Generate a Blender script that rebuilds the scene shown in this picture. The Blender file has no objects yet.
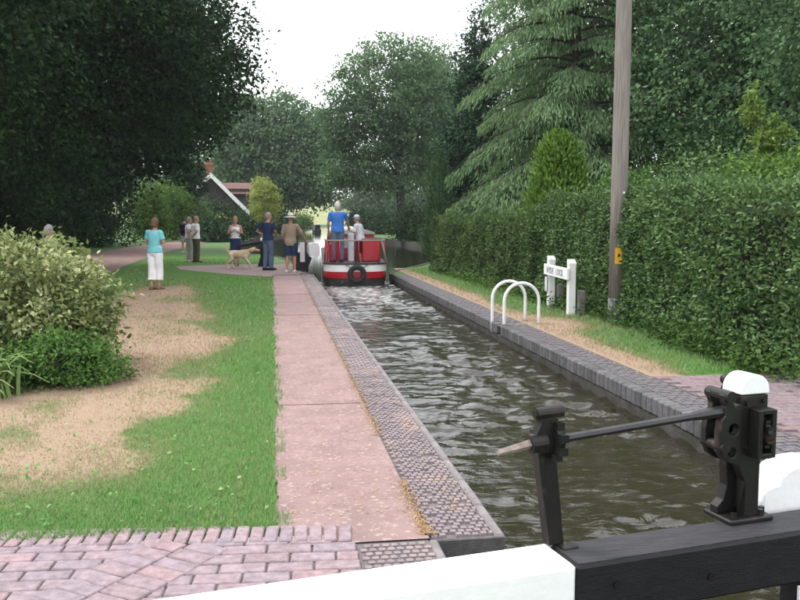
import bpy, bmesh, math, random
import numpy as np
from mathutils import Vector, Matrix
rad = math.radians
random.seed(7)
SC = bpy.context.scene
COL = SC.collection

# ---------------------------------------------------------------- camera, sky, sun, exposure
H = 1.65                      # eye height above the lockside
FPX = 840.0                   # focal length in pixels of the 800 px wide photograph
YAW, PITCH = rad(8.623), rad(5.603)
cam_d = bpy.data.cameras.new('camera')
cam_d.sensor_width = 36.0
cam_d.lens = FPX / 800.0 * 36.0
cam_d.clip_start = 0.05
cam_d.clip_end = 3000
cam = bpy.data.objects.new('camera', cam_d)
COL.objects.link(cam)
cam.location = (0, 0, H)
cam.rotation_euler = (rad(90) - PITCH, 0, -YAW)
SC.camera = cam

SUN_EL, SUN_AZ = rad(58), rad(-60)        # azimuth from +Y towards +X
world = bpy.data.worlds.new('World')
SC.world = world
world.use_nodes = True
wn = world.node_tree.nodes
wl = world.node_tree.links
bg = wn['Background']
sky = wn.new('ShaderNodeTexSky')
sky.sky_type = 'NISHITA'
sky.sun_disc = False
sky.sun_elevation = SUN_EL
sky.sun_rotation = SUN_AZ
sky.air_density = 1.0
sky.dust_density = 4.0
hsv = wn.new('ShaderNodeHueSaturation')
hsv.inputs['Saturation'].default_value = 0.16
hsv.inputs['Value'].default_value = 1.0
wl.new(sky.outputs[0], hsv.inputs['Color'])
cloud = wn.new('ShaderNodeMixRGB')
cloud.inputs[0].default_value = 0.55
cloud.inputs[2].default_value = (11.0, 11.2, 11.8, 1)
wl.new(hsv.outputs[0], cloud.inputs[1])
wl.new(cloud.outputs[0], bg.inputs[0])
bg.inputs[1].default_value = 0.13

sun_d = bpy.data.lights.new('sun', 'SUN')
sun_d.energy = 1.0
sun_d.angle = rad(14)
sun_d.color = (1.0, 0.97, 0.94)
sun = bpy.data.objects.new('sun', sun_d)
COL.objects.link(sun)
sdir = Vector((math.sin(SUN_AZ) * math.cos(SUN_EL), math.cos(SUN_AZ) * math.cos(SUN_EL), math.sin(SUN_EL)))
sun.rotation_euler = (-sdir).to_track_quat('-Z', 'Y').to_euler()
sun.location = sdir * 60

SC.view_settings.view_transform = 'Standard'
SC.view_settings.look = 'None'
SC.view_settings.gamma = 1.0
SC.view_settings.exposure = 1.15
SC.view_settings.use_curve_mapping = False
SC.render.engine = 'CYCLES'
SC.cycles.use_denoising = True
SC.cycles.max_bounces = 5
SC.cycles.diffuse_bounces = 3
SC.cycles.glossy_bounces = 3
SC.cycles.transmission_bounces = 3
SC.cycles.transparent_max_bounces = 4
SC.cycles.caustics_reflective = False
SC.cycles.caustics_refractive = False

# ---------------------------------------------------------------- pixel -> place
_fw = np.array([math.sin(YAW) * math.cos(PITCH), math.cos(YAW) * math.cos(PITCH), -math.sin(PITCH)])
_rt = np.array([math.cos(YAW), -math.sin(YAW), 0.0])
_up = np.cross(_rt, _fw)
def ray(px, py):
    return _fw + _rt * (px - 400) / FPX + _up * (300 - py) / FPX
def G(px, py, z=0.0):                       # where the ray meets the level z
    d = ray(px, py); t = (z - H) / d[2]
    return Vector((d[0] * t, d[1] * t, z))
def D(px, py, y):                           # where the ray meets the upright plane at distance y
    d = ray(px, py); t = y / d[1]
    return Vector((d[0] * t, y, H + d[2] * t))

# ---------------------------------------------------------------- materials
MATS = {}
def mat(name, c, rough=0.8, c2=None, scale=6.0, bump=0.0, bscale=40.0, spec=0.3, metal=0.0, detail=6.0, c3=None, s3=1.2, t3=0.55, stretch=None, contrast=(0.35, 0.65)):
    m = bpy.data.materials.new(name); m.use_nodes = True
    nt = m.node_tree; n = nt.nodes; l = nt.links
    b = n['Principled BSDF']
    b.inputs['Roughness'].default_value = rough
    b.inputs['Metallic'].default_value = metal
    b.inputs['Specular IOR Level'].default_value = spec
    tc = n.new('ShaderNodeTexCoord'); vec = tc.outputs['Object']
    if stretch:
        mp = n.new('ShaderNodeMapping'); mp.inputs['Scale'].default_value = stretch
        l.new(vec, mp.inputs[0]); vec = mp.outputs[0]
    if c2 is None: c2 = tuple(x * 0.8 for x in c)
    nz = n.new('ShaderNodeTexNoise'); nz.inputs['Scale'].default_value = scale; nz.inputs['Detail'].default_value = detail
    l.new(vec, nz.inputs['Vector'])
    r = n.new('ShaderNodeValToRGB')
    r.color_ramp.elements[0].position, r.color_ramp.elements[1].position = contrast
    r.color_ramp.elements[0].color = (*c2, 1); r.color_ramp.elements[1].color = (*c, 1)
    l.new(nz.outputs[0], r.inputs[0])
    out = r.outputs[0]
    if c3 is not None:
        n3 = n.new('ShaderNodeTexNoise'); n3.inputs['Scale'].default_value = s3; n3.inputs['Detail'].default_value = 8
        l.new(vec, n3.inputs['Vector'])
        r3 = n.new('ShaderNodeValToRGB'); r3.color_ramp.elements[0].position = t3; r3.color_ramp.elements[1].position = t3 + 0.1
        l.new(n3.outputs[0], r3.inputs[0])
        mx = n.new('ShaderNodeMixRGB'); l.new(r3.outputs[0], mx.inputs[0]); l.new(out, mx.inputs[1]); mx.inputs[2].default_value = (*c3, 1)
        out = mx.outputs[0]
    l.new(out, b.inputs['Base Color'])
    if bump > 0:
        nb = n.new('ShaderNodeTexNoise'); nb.inputs['Scale'].default_value = bscale; nb.inputs['Detail'].default_value = 5
        l.new(vec, nb.inputs['Vector'])
        bp = n.new('ShaderNodeBump'); bp.inputs['Strength'].default_value = bump; bp.inputs['Distance'].default_value = 0.02
        l.new(nb.outputs[0], bp.inputs['Height']); l.new(bp.outputs[0], b.inputs['Normal'])
    MATS[name] = m
    return m

def brickvar(name, cols, rough=0.85, bump=0.4):
    """fired brick: every brick object gets its own tone, plus grain"""
    m = mat(name, cols[0], rough, cols[1], 30, bump, 120)
    nt = m.node_tree; n = nt.nodes; l = nt.links; b = n['Principled BSDF']
    oi = n.new('ShaderNodeObjectInfo')
    r = n.new('ShaderNodeValToRGB'); r.color_ramp.interpolation = 'LINEAR'
    while len(r.color_ramp.elements) < len(cols): r.color_ramp.elements.new(0.5)
    for i, c in enumerate(cols):
        r.color_ramp.elements[i].position = i / (len(cols) - 1); r.color_ramp.elements[i].color = (*c, 1)
    l.new(oi.outputs['Random'], r.inputs[0])
    nz = n.new('ShaderNodeTexNoise'); nz.inputs['Scale'].default_value = 22; nz.inputs['Detail'].default_value = 7
    tc = n.new('ShaderNodeTexCoord'); 
    ad = n.new('ShaderNodeVectorMath'); ad.operation = 'ADD'; l.new(tc.outputs['Object'], ad.inputs[0]); l.new(oi.outputs['Location'], ad.inputs[1])
    l.new(ad.outputs[0], nz.inputs['Vector'])
    mr = n.new('ShaderNodeMapRange'); mr.inputs[1].default_value = 0.3; mr.inputs[2].default_value = 0.7; mr.inputs[3].default_value = 0.72; mr.inputs[4].default_value = 1.2
    l.new(nz.outputs[0], mr.inputs[0])
    mx = n.new('ShaderNodeMixRGB'); mx.blend_type = 'MULTIPLY'; mx.inputs[0].default_value = 1
    l.new(r.outputs[0], mx.inputs[1]); l.new(mr.outputs[0], mx.inputs[2])
    l.new(mx.outputs[0], b.inputs['Base Color'])
    return m

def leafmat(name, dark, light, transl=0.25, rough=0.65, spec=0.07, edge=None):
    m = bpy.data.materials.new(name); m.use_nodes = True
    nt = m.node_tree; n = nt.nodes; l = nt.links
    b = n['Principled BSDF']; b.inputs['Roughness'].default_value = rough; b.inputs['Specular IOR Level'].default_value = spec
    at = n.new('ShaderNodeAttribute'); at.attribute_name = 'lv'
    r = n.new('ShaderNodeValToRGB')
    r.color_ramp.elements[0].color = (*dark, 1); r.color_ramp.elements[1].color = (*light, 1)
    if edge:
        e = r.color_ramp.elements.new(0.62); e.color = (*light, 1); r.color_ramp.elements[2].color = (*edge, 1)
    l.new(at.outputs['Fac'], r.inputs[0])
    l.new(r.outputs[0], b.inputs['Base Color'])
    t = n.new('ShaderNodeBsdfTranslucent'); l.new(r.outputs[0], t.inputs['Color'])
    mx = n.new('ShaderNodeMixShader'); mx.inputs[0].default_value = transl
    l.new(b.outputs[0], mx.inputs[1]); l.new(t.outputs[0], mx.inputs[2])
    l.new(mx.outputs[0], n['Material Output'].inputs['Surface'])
    MATS[name] = m
    return m

mat('soil', (0.10, 0.075, 0.05), 0.95, (0.05, 0.04, 0.025), 4, 0.4, 30)
mat('turf', (0.0902, 0.164, 0.0492), 0.95, (0.0574, 0.1189, 0.0328), 1.5, 0.5, 60, c3=(0.1312, 0.123, 0.0492), s3=0.7, t3=0.6)
mat('field', (0.246, 0.2214, 0.082), 0.95, (0.1312, 0.1804, 0.0492), 0.06)
mat('tarmac_path', (0.27, 0.18, 0.155), 0.95, (0.19, 0.125, 0.11), 3, 0.3, 90)
mat('pink_path', (0.35, 0.24, 0.225), 0.92, (0.28, 0.19, 0.178), 3.5, 0.8, 190, c3=(0.45, 0.35, 0.31), s3=30, t3=0.57, detail=10)
mat('path_crack', (0.26, 0.165, 0.15), 0.95, (0.1312, 0.0984, 0.082), 8)
mat('joint_grey', (0.17, 0.145, 0.145), 0.95, (0.12, 0.10, 0.10), 12, 0.5, 90)
mat('mortar', (0.164, 0.1353, 0.1312), 0.95, (0.0984, 0.082, 0.0779), 20, 0.5, 90)
mat('wall_brick', (0.075, 0.07, 0.065), 0.85, (0.035, 0.035, 0.03), 5, 0.5, 30, c3=(0.03, 0.04, 0.015), s3=3, t3=0.55)
mat('kerb_stone', (0.22, 0.195, 0.2), 0.8, (0.14, 0.125, 0.125), 8, 0.3, 80)
mat('blue_paver', (0.26, 0.215, 0.22), 0.75, (0.18, 0.15, 0.155), 25, 0.5, 120, c3=(0.33, 0.25, 0.225), s3=2.2, t3=0.54)
mat('coping_paver', (0.15, 0.135, 0.14), 0.7, (0.10, 0.09, 0.095), 20, 0.5, 110, c3=(0.2132, 0.1804, 0.1558), s3=3, t3=0.62)
mat('lichen_joint', (0.42, 0.27, 0.12), 0.95, (0.28, 0.2, 0.1), 30, 0.5, 90)
brickvar('paving_brick', [(0.26, 0.195, 0.205), (0.275, 0.21, 0.225), (0.24, 0.195, 0.215), (0.285, 0.20, 0.205), (0.25, 0.20, 0.215)])
brickvar('apron_brick', [(0.19, 0.14, 0.145), (0.215, 0.16, 0.165), (0.17, 0.14, 0.15), (0.205, 0.145, 0.145)])
brickvar('coping_brick', [(0.10, 0.098, 0.10), (0.135, 0.13, 0.132), (0.08, 0.08, 0.08), (0.12, 0.112, 0.11)], 0.75)
mat('black_paint', (0.012, 0.012, 0.013), 0.32, (0.022, 0.021, 0.02), 9, 0.15, 60, spec=0.5)
mat('black_iron', (0.009, 0.009, 0.009), 0.4, (0.014, 0.012, 0.011), 14, 0.07, 70, spec=0.3, c3=(0.05, 0.034, 0.026), s3=9, t3=0.6)
mat('black_timber', (0.006, 0.006, 0.0065), 0.5, (0.014, 0.0135, 0.0145), 5, 0.3, 22, spec=0.22, c3=(0.12, 0.12, 0.12), s3=34, t3=0.76, stretch=(1.2, 14, 14), contrast=(0.3, 0.8))
mat('worn_timber', (0.05, 0.048, 0.052), 0.6, (0.018, 0.018, 0.02), 6, 0.5, 24, spec=0.4, stretch=(1.2, 16, 16), contrast=(0.35, 0.75))
mat('rust_iron', (0.27, 0.22, 0.195), 0.45, (0.15, 0.11, 0.095), 25, 0.3, 80)
mat('white_paint', (0.80, 0.80, 0.80), 0.45, (0.74, 0.74, 0.73), 5, 0.08, 40, c3=(0.55, 0.53, 0.48), s3=5, t3=0.72)
mat('white_gate', (0.82, 0.82, 0.82), 0.5, (0.77, 0.77, 0.77), 4, 0.15, 26, c3=(0.64, 0.63, 0.6), s3=7, t3=0.7)
mat('pole_wood', (0.27, 0.24, 0.215), 0.85, (0.175, 0.152, 0.136), 6, 0.6, 25, stretch=(7.65, 7.65, 0.425))
mat('pole_tar', (0.035, 0.034, 0.034), 0.8, (0.12, 0.12, 0.12), 7, 0.4, 30, contrast=(0.5, 0.75))
mat('grey_timber', (0.20, 0.19, 0.17), 0.9, (0.12, 0.11, 0.1), 8, 0.4, 30)
mat('orange_plate', (0.80, 0.42, 0.02), 0.5)
mat('letter_grey', (0.30, 0.30, 0.32), 0.7)
mat('bark', (0.075, 0.06, 0.045), 0.95, (0.035, 0.028, 0.022), 7, 0.8, 14, stretch=(4, 4, 0.8))
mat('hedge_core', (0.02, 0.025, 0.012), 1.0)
mat('boat_red', (0.42, 0.012, 0.022), 0.3, (0.36, 0.01, 0.02), 3, spec=0.5)
mat('boat_black', (0.03, 0.03, 0.032), 0.55, (0.06, 0.055, 0.05), 4, 0.2, 20)
mat('boat_deck', (0.05, 0.05, 0.052), 0.7, (0.09, 0.085, 0.08), 5)
mat('rubber', (0.018, 0.018, 0.018), 0.75, (0.03, 0.03, 0.03), 20, 0.4, 50)
mat('rope', (0.33, 0.30, 0.26), 0.9)
mat('roof_cream', (0.4675, 0.442, 0.3995), 0.6)
mat('house_brick', (0.28, 0.12, 0.085), 0.9, (0.2, 0.085, 0.06), 6)
mat('roof_tile', (0.20, 0.115, 0.10), 0.9, (0.14, 0.08, 0.072), 10, 0.3, 20)
mat('house_dark', (0.06, 0.05, 0.045), 0.9, (0.035, 0.03, 0.028), 4)
mat('glass_dark', (0.03, 0.035, 0.04), 0.08, spec=0.6)
mat('skin', (0.425, 0.2422, 0.1742), 0.55, (0.374, 0.204, 0.1445), 20)
mat('lip', (0.34, 0.13, 0.11), 0.5)
mat('eye_dark', (0.02, 0.018, 0.016), 0.2)
mat('hair_white', (0.60, 0.58, 0.54), 0.7, (0.42, 0.40, 0.37), 40, 0.5, 70)
mat('hair_grey', (0.30, 0.29, 0.28), 0.7, (0.2, 0.19, 0.18), 40, 0.5, 70)
mat('hair_brown', (0.16, 0.09, 0.05), 0.65, (0.09, 0.05, 0.03), 40, 0.5, 70)
mat('hair_blond', (0.42, 0.26, 0.12), 0.65, (0.3, 0.18, 0.08), 40, 0.5, 70)
mat('hair_dark', (0.05, 0.035, 0.025), 0.65)
for nm, c in dict(turquoise=(0.21, 0.60, 0.64), white=(0.86, 0.85, 0.86), navy=(0.028, 0.042, 0.10), jeans=(0.11, 0.155, 0.235), khaki=(0.33, 0.255, 0.185),
                  olive=(0.10, 0.08, 0.06), royal=(0.06, 0.19, 0.56), stone=(0.36, 0.36, 0.33), blackcloth=(0.02, 0.02, 0.024), straw=(0.68, 0.63, 0.52), blueshirt=(0.03, 0.05, 0.14),
                  shoe_white=(0.6, 0.6, 0.62), shoe_dark=(0.03, 0.03, 0.035), sandal=(0.22, 0.13, 0.09), grey=(0.28, 0.28, 0.3), palegrey=(0.62, 0.61, 0.66), paper=(0.75, 0.75, 0.72)).items():
    mat('cloth_' + nm, c, 0.9, tuple(x * 0.82 for x in c), 7, 0.35, 14, spec=0.15)
mat('dog_fur', (0.527, 0.374, 0.2125), 0.9, (0.612, 0.5355, 0.425), 4.5, 0.6, 60, spec=0.1, contrast=(0.42, 0.58))
mat('dog_nose', (0.02, 0.018, 0.018), 0.3)
leafmat('leaf_lime_shaded', (0.009, 0.024, 0.009), (0.040, 0.082, 0.026), 0.2)  # deep shade of the left grove is put into this dark leaf colour
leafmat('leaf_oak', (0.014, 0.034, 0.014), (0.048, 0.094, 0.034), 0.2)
leafmat('leaf_far_hazy', (0.065, 0.12, 0.055), (0.155, 0.245, 0.11), 0.35)  # distance haze put into the colour: far leaves kept paler
leafmat('leaf_pale', (0.09, 0.145, 0.075), (0.19, 0.27, 0.14), 0.35)
leafmat('leaf_privet', (0.032, 0.07, 0.022), (0.135, 0.225, 0.075), 0.2, 0.55, 0.15, edge=(0.24, 0.33, 0.18))
leafmat('leaf_hawthorn', (0.034, 0.068, 0.024), (0.12, 0.19, 0.068), 0.2, edge=(0.15, 0.13, 0.06))
leafmat('leaf_cedar', (0.08, 0.145, 0.065), (0.25, 0.37, 0.175), 0.25)
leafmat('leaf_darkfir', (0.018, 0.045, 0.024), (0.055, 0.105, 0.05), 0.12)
leafmat('leaf_golden', (0.05, 0.11, 0.015), (0.16, 0.275, 0.05), 0.25)
leafmat('leaf_yellow', (0.22, 0.28, 0.05), (0.46, 0.52, 0.16), 0.35)
leafmat('leaf_young', (0.10, 0.16, 0.03), (0.24, 0.34, 0.09), 0.35)
leafmat('leaf_bright', (0.06, 0.12, 0.025), (0.15, 0.25, 0.055), 0.3)
leafmat('leaf_variegated', (0.075, 0.125, 0.04), (0.28, 0.32, 0.12), 0.25, 0.5, 0.15, edge=(0.68, 0.67, 0.42))
leafmat('leaf_low', (0.045, 0.11, 0.025), (0.14, 0.25, 0.06), 0.25)
leafmat('leaf_strap', (0.10, 0.17, 0.05), (0.24, 0.33, 0.12), 0.25)
leafmat('leaf_right_lit', (0.042, 0.085, 0.04), (0.145, 0.24, 0.105), 0.25)  # lighter copy of the oak leaf; stronger light on the right put into its colour
leafmat('leaf_ivy', (0.03, 0.065, 0.015), (0.09, 0.16, 0.04), 0.2)
leafmat('blade', (0.40, 0.305, 0.205), (0.145, 0.30, 0.09), 0.3, 0.7, 0.05)
leafmat('leaf_weed', (0.10, 0.24, 0.06), (0.17, 0.33, 0.10), 0.25, edge=(0.28, 0.40, 0.18))
leafmat('litter', (0.36, 0.198, 0.081), (0.432, 0.324, 0.18), 0.1, 0.9, 0.1)

def lawnmat():
    m = bpy.data.materials.new('lawn'); m.use_nodes = True
    nt = m.node_tree; n = nt.nodes; l = nt.links; b = n['Principled BSDF']
    b.inputs['Roughness'].default_value = 0.95; b.inputs['Specular IOR Level'].default_value = 0.1
    at = n.new('ShaderNodeAttribute'); at.attribute_name = 'dry'
    tc = n.new('ShaderNodeTexCoord')
    nz = n.new('ShaderNodeTexNoise'); nz.inputs['Scale'].default_value = 9; nz.inputs['Detail'].default_value = 9; nz.inputs['Roughness'].default_value = 0.7
    l.new(tc.outputs['Object'], nz.inputs['Vector'])
    ad = n.new('ShaderNodeMath'); ad.operation = 'MULTIPLY_ADD'; ad.inputs[1].default_value = 0.5; l.new(nz.outputs[0], ad.inputs[0])
    sb = n.new('ShaderNodeMath'); sb.operation = 'SUBTRACT'; sb.inputs[1].default_value = 0.25; l.new(at.outputs['Fac'], sb.inputs[0]); l.new(sb.outputs[0], ad.inputs[2])
    r = n.new('ShaderNodeValToRGB')
    e = r.color_ramp.elements
    e[0].position = 0.15; e[0].color = (0.085, 0.18, 0.042, 1); e[1].position = 0.9; e[1].color = (0.32, 0.235, 0.165, 1)
    k = e.new(0.42); k.color = (0.102, 0.17, 0.051, 1); k = e.new(0.62); k.color = (0.295, 0.235, 0.15, 1)
    l.new(ad.outputs[0], r.inputs[0]); l.new(r.outputs[0], b.inputs['Base Color'])
    n2 = n.new('ShaderNodeTexNoise'); n2.inputs['Scale'].default_value = 55; n2.inputs['Detail'].default_value = 6; l.new(tc.outputs['Object'], n2.inputs['Vector'])
    bp = n.new('ShaderNodeBump'); bp.inputs['Strength'].default_value = 0.8; bp.inputs['Distance'].default_value = 0.03
    l.new(n2.outputs[0], bp.inputs['Height']); l.new(bp.outputs[0], b.inputs['Normal'])
    MATS['lawn'] = m
lawnmat()

def watermat(name='canal_water', bs=0.4):
    m = bpy.data.materials.new(name); m.use_nodes = True
    nt = m.node_tree; n = nt.nodes; l = nt.links; b = n['Principled BSDF']
    b.inputs['Roughness'].default_value = 0.03; b.inputs['IOR'].default_value = 1.42; b.inputs['Specular IOR Level'].default_value = 0.5
    tc = n.new('ShaderNodeTexCoord')
    at = n.new('ShaderNodeAttribute'); at.attribute_name = 'foam'
    mp = n.new('ShaderNodeMapping'); mp.inputs['Scale'].default_value = (1.0, 1.5, 1.0); l.new(tc.outputs['Object'], mp.inputs[0])
    n1 = n.new('ShaderNodeTexNoise'); n1.inputs['Scale'].default_value = 5; n1.inputs['Detail'].default_value = 4; n1.inputs['Distortion'].default_value = 0.8; l.new(mp.outputs[0], n1.inputs['Vector'])
    bp = n.new('ShaderNodeBump'); bp.inputs['Strength'].default_value = bs; bp.inputs['Distance'].default_value = 0.03
    l.new(n1.outputs[0], bp.inputs['Height']); l.new(bp.outputs[0], b.inputs['Normal'])
    nf = n.new('ShaderNodeTexNoise'); nf.inputs['Scale'].default_value = 7; nf.inputs['Detail'].default_value = 8; l.new(mp.outputs[0], nf.inputs['Vector'])
    ad = n.new('ShaderNodeMath'); ad.operation = 'MULTIPLY'; l.new(nf.outputs[0], ad.inputs[0]); l.new(at.outputs['Fac'], ad.inputs[1])
    r = n.new('ShaderNodeValToRGB'); r.color_ramp.elements[0].position = 0.28; r.color_ramp.elements[0].color = (0.023, 0.020, 0.012, 1); r.color_ramp.elements[1].position = 0.6; r.color_ramp.elements[1].color = (0.5, 0.5, 0.48, 1)
    l.new(ad.outputs[0], r.inputs[0]); l.new(r.outputs[0], b.inputs['Base Color'])
    MATS[name] = m
watermat(); watermat('pound_water', 0.05)

def brickfloor():
    m = bpy.data.materials.new('brick_far'); m.use_nodes = True
    nt = m.node_tree; n = nt.nodes; l = nt.links; b = n['Principled BSDF']; b.inputs['Roughness'].default_value = 0.9
    tc = n.new('ShaderNodeTexCoord')
    br = n.new('ShaderNodeTexBrick'); br.inputs['Scale'].default_value = 1.0; br.inputs['Brick Width'].default_value = 0.225; br.inputs['Row Height'].default_value = 0.112; br.inputs['Mortar Size'].default_value = 0.006
    br.inputs['Color1'].default_value = (0.30, 0.215, 0.2, 1); br.inputs['Color2'].default_value = (0.24, 0.18, 0.175, 1); br.inputs['Mortar'].default_value = (0.14, 0.115, 0.1, 1)
    l.new(tc.outputs['Object'], br.inputs['Vector']); l.new(br.outputs[0], b.inputs['Base Color'])
    MATS['brick_far'] = m
brickfloor()

# ---------------------------------------------------------------- mesh helpers
def tag(o, label=None, cat=None, group=None, kind=None):
    if label: o['label'] = label
    if cat: o['category'] = cat
    if group: o['group'] = group
    if kind: o['kind'] = kind
    return o
def empty(name, loc=(0, 0, 0), rz=0.0):
    o = bpy.data.objects.new(name, None); COL.objects.link(o); o.location = loc; o.rotation_euler = (0, 0, rz); o.empty_display_size = 0.1
    return o
def link(name, me, m, parent=None, smooth=False):
    o = bpy.data.objects.new(name, me); COL.objects.link(o)
    if m is not None and len(me.materials) == 0: me.materials.append(MATS[m] if isinstance(m, str) else m)
    if parent is not None: o.parent = parent
    if smooth: me.polygons.foreach_set('use_smooth', np.ones(len(me.polygons), dtype=bool))
    return o

class MB:
    def __init__(s): s.v = []; s.f = []
    def add(s, vs, fs):
        k = len(s.v); s.v += [tuple(v) for v in vs]; s.f += [tuple(i + k for i in f) for f in fs]; return s
    def box(s, c, d, rz=0.0, M=None, taper=1.0):
        hx, hy, hz = d[0] / 2, d[1] / 2, d[2] / 2
        vs = []
        for z in (-hz, hz):
            t = taper if z > 0 else 1.0
            for x, y in ((-hx, -hy), (hx, -hy), (hx, hy), (-hx, hy)): vs.append(Vector((x * t, y * t, z)))
        R = Matrix.Rotation(rz, 4, 'Z') if M is None else M
        vs = [R @ v + Vector(c) for v in vs]
        return s.add(vs, [(3, 2, 1, 0), (4, 5, 6, 7), (0, 1, 5, 4), (1, 2, 6, 5), (2, 3, 7, 6), (3, 0, 4, 7)])
    def bbox(s, c, d, b=0.01, rz=0.0, M=None):
        """box with chamfered edges"""
        bm = bmesh.new(); bmesh.ops.create_cube(bm, size=1.0)
        for v in bm.verts: v.co = Vector((v.co.x * d[0], v.co.y * d[1], v.co.z * d[2]))
        bmesh.ops.bevel(bm, geom=list(bm.edges), offset=b, segments=1, affect='EDGES', profile=0.5)
        R = Matrix.Rotation(rz, 4, 'Z') if M is None else M
        bm.verts.index_update()
        vs = [R @ v.co + Vector(c) for v in bm.verts]; fs = [[v.index for v in f.verts] for f in bm.faces]
        bm.free(); return s.add(vs, fs)
    def tube(s, pts, r, n=8, cap=True, ell=None):
        pts = [Vector(p) for p in pts]
        if not hasattr(r, '__len__'): r = [r] * len(pts)
        k = len(s.v); up = None
        for i, p in enumerate(pts):
            t = (pts[min(i + 1, len(pts) - 1)] - pts[max(i - 1, 0)])
            t = t.normalized() if t.length > 1e-9 else Vector((0, 0, 1))
            if up is None: up = Vector((0, 0, 1)) if abs(t.z) < 0.9 else Vector((0, 1, 0))
            a = t.cross(up); a = a.normalized() if a.length > 1e-6 else Vector((1, 0, 0)); b = a.cross(t); up = b
            for j in range(n):
                q = 2 * math.pi * j / n; s.v.append(tuple(p + a * math.cos(q) * r[i] + b * math.sin(q) * r[i]))
        for i in range(len(pts) - 1):
            for j in range(n):
                s.f.append((k + i * n + j, k + i * n + (j + 1) % n, k + (i + 1) * n + (j + 1) % n, k + (i + 1) * n + j))
        if cap:
            s.f.append(tuple(k + j for j in reversed(range(n)))); s.f.append(tuple(k + (len(pts) - 1) * n + j for j in range(n)))
        return s
    def rings(s, rings, closed_ends=True):
        k = len(s.v); n = len(rings[0])
        for r in rings: s.v += [tuple(p) for p in r]
        for i in range(len(rings) - 1):
            for j in range(n):
                s.f.append((k + i * n + j, k + i * n + (j + 1) % n, k + (i + 1) * n + (j + 1) % n, k + (i + 1) * n + j))
        if closed_ends:
            s.f.append(tuple(k + j for j in reversed(range(n)))); s.f.append(tuple(k + (len(rings) - 1) * n + j for j in range(n)))
        return s
    def prism(s, poly, off):
        """poly: 3D points, extruded by the vector off"""
        k = len(s.v); n = len(poly); off = Vector(off)
        s.v += [tuple(Vector(p)) for p in poly] + [tuple(Vector(p) + off) for p in poly]
        s.f.append(tuple(k + i for i in reversed(range(n)))); s.f.append(tuple(k + n + i for i in range(n)))
        for i in range(n): s.f.append((k + i, k + (i + 1) % n, k + n + (i + 1) % n, k + n + i))
        return s
    def sphere(s, c, r, n=10, m=7):
        if not hasattr(r, '__len__'): r = (r, r, r)
        rr = []
        for i in range(m + 1):
            a = -math.pi / 2 + math.pi * i / m
            ca = max(math.cos(a), 0.02)
            rr.append([(c[0] + r[0] * ca * math.cos(2 * math.pi * j / n), c[1] + r[1] * ca * math.sin(2 * math.pi * j / n), c[2] + r[2] * math.sin(a)) for j in range(n)])
        return s.rings(rr)
    def mesh(s, name):
        me = bpy.data.meshes.new(name); me.from_pydata(s.v, [], s.f); me.update()
        bm = bmesh.new(); bm.from_mesh(me); bmesh.ops.recalc_face_normals(bm, faces=bm.faces); bm.to_mesh(me); bm.free()
        return me
    def build(s, name, m, parent=None, smooth=False):
        return link(name, s.mesh(name), m, parent, smooth)

def sheet(name, poly, z, m, parent=None):
    me = bpy.data.meshes.new(name)
    bm = bmesh.new(); vs = [bm.verts.new((x, y, z)) for x, y in poly]; es = [bm.edges.new((vs[i], vs[(i + 1) % len(vs)])) for i in range(len(vs))]
    bmesh.ops.triangle_fill(bm, edges=es, use_beauty=True)
    for f in bm.faces:
        f.normal_update()
        if f.normal.z < 0: f.normal_flip()
    bm.to_mesh(me); bm.free()
    return link(name, me, m, parent)

def unit(a):
    return a / np.maximum(np.linalg.norm(a, axis=1, keepdims=True), 1e-9)
def quads(name, V, m, parent=None, attr=None, an='lv'):
    """V: (n,4,3) quads -> one mesh; attr: (n,) value for every quad"""
    n = V.shape[0]
    me = bpy.data.meshes.new(name)
    me.vertices.add(n * 4); me.vertices.foreach_set('co', V.reshape(-1).astype(np.float32))
    me.loops.add(n * 4); me.loops.foreach_set('vertex_index', np.arange(n * 4, dtype=np.int32))
    me.polygons.add(n); me.polygons.foreach_set('loop_start', np.arange(0, n * 4, 4, dtype=np.int32))
    try: me.polygons.foreach_set('loop_total', np.full(n, 4, dtype=np.int32))
    except Exception: pass
    if attr is not None:
        a = me.attributes.new(an, 'FLOAT', 'POINT'); a.data.foreach_set('value', np.repeat(attr, 4).astype(np.float32))
    me.update(calc_edges=True); me.validate()
    return link(name, me, m, parent)
def leafquads(P, A, N, L, W, fold=0.18):
    A = unit(A); B = unit(np.cross(A, N)); N2 = np.cross(B, A)
    L = np.broadcast_to(np.asarray(L, float).reshape(-1, 1), (len(P), 1)); W = np.broadcast_to(np.asarray(W, float).reshape(-1, 1), (len(P), 1))
    V = np.empty((len(P), 4, 3))
    V[:, 0] = P; V[:, 1] = P + A * L * 0.45 + B * W * 0.5 + N2 * W * fold
    V[:, 2] = P + A * L; V[:, 3] = P + A * L * 0.45 - B * W * 0.5 + N2 * W * fold
    return V

def vnoise(x, y, seed=0):
    """smooth value noise on numpy arrays"""
    xi = np.floor(x).astype(np.int64); yi = np.floor(y).astype(np.int64); xf = x - xi; yf = y - yi
    def h(a, b):
        q = (a * 374761393 + b * 668265263 + seed * 144665) & 0x7fffffff
        q = ((q ^ (q >> 13)) * 1274126177) & 0x7fffffff
        return ((q ^ (q >> 16)) & 0xffff) / 65535.0
    u = xf * xf * (3 - 2 * xf); v = yf * yf * (3 - 2 * yf)
    return (h(xi, yi) * (1 - u) + h(xi + 1, yi) * u) * (1 - v) + (h(xi, yi + 1) * (1 - u) + h(xi + 1, yi + 1) * u) * v
def fbm(x, y, seed=0, o=4):
    s = 0; a = 0.5
    for k in range(o):
        s = s + a * vnoise(x * 2 ** k, y * 2 ** k, seed + k); a *= 0.5
    return s / (1 - 0.5 ** o)

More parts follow.
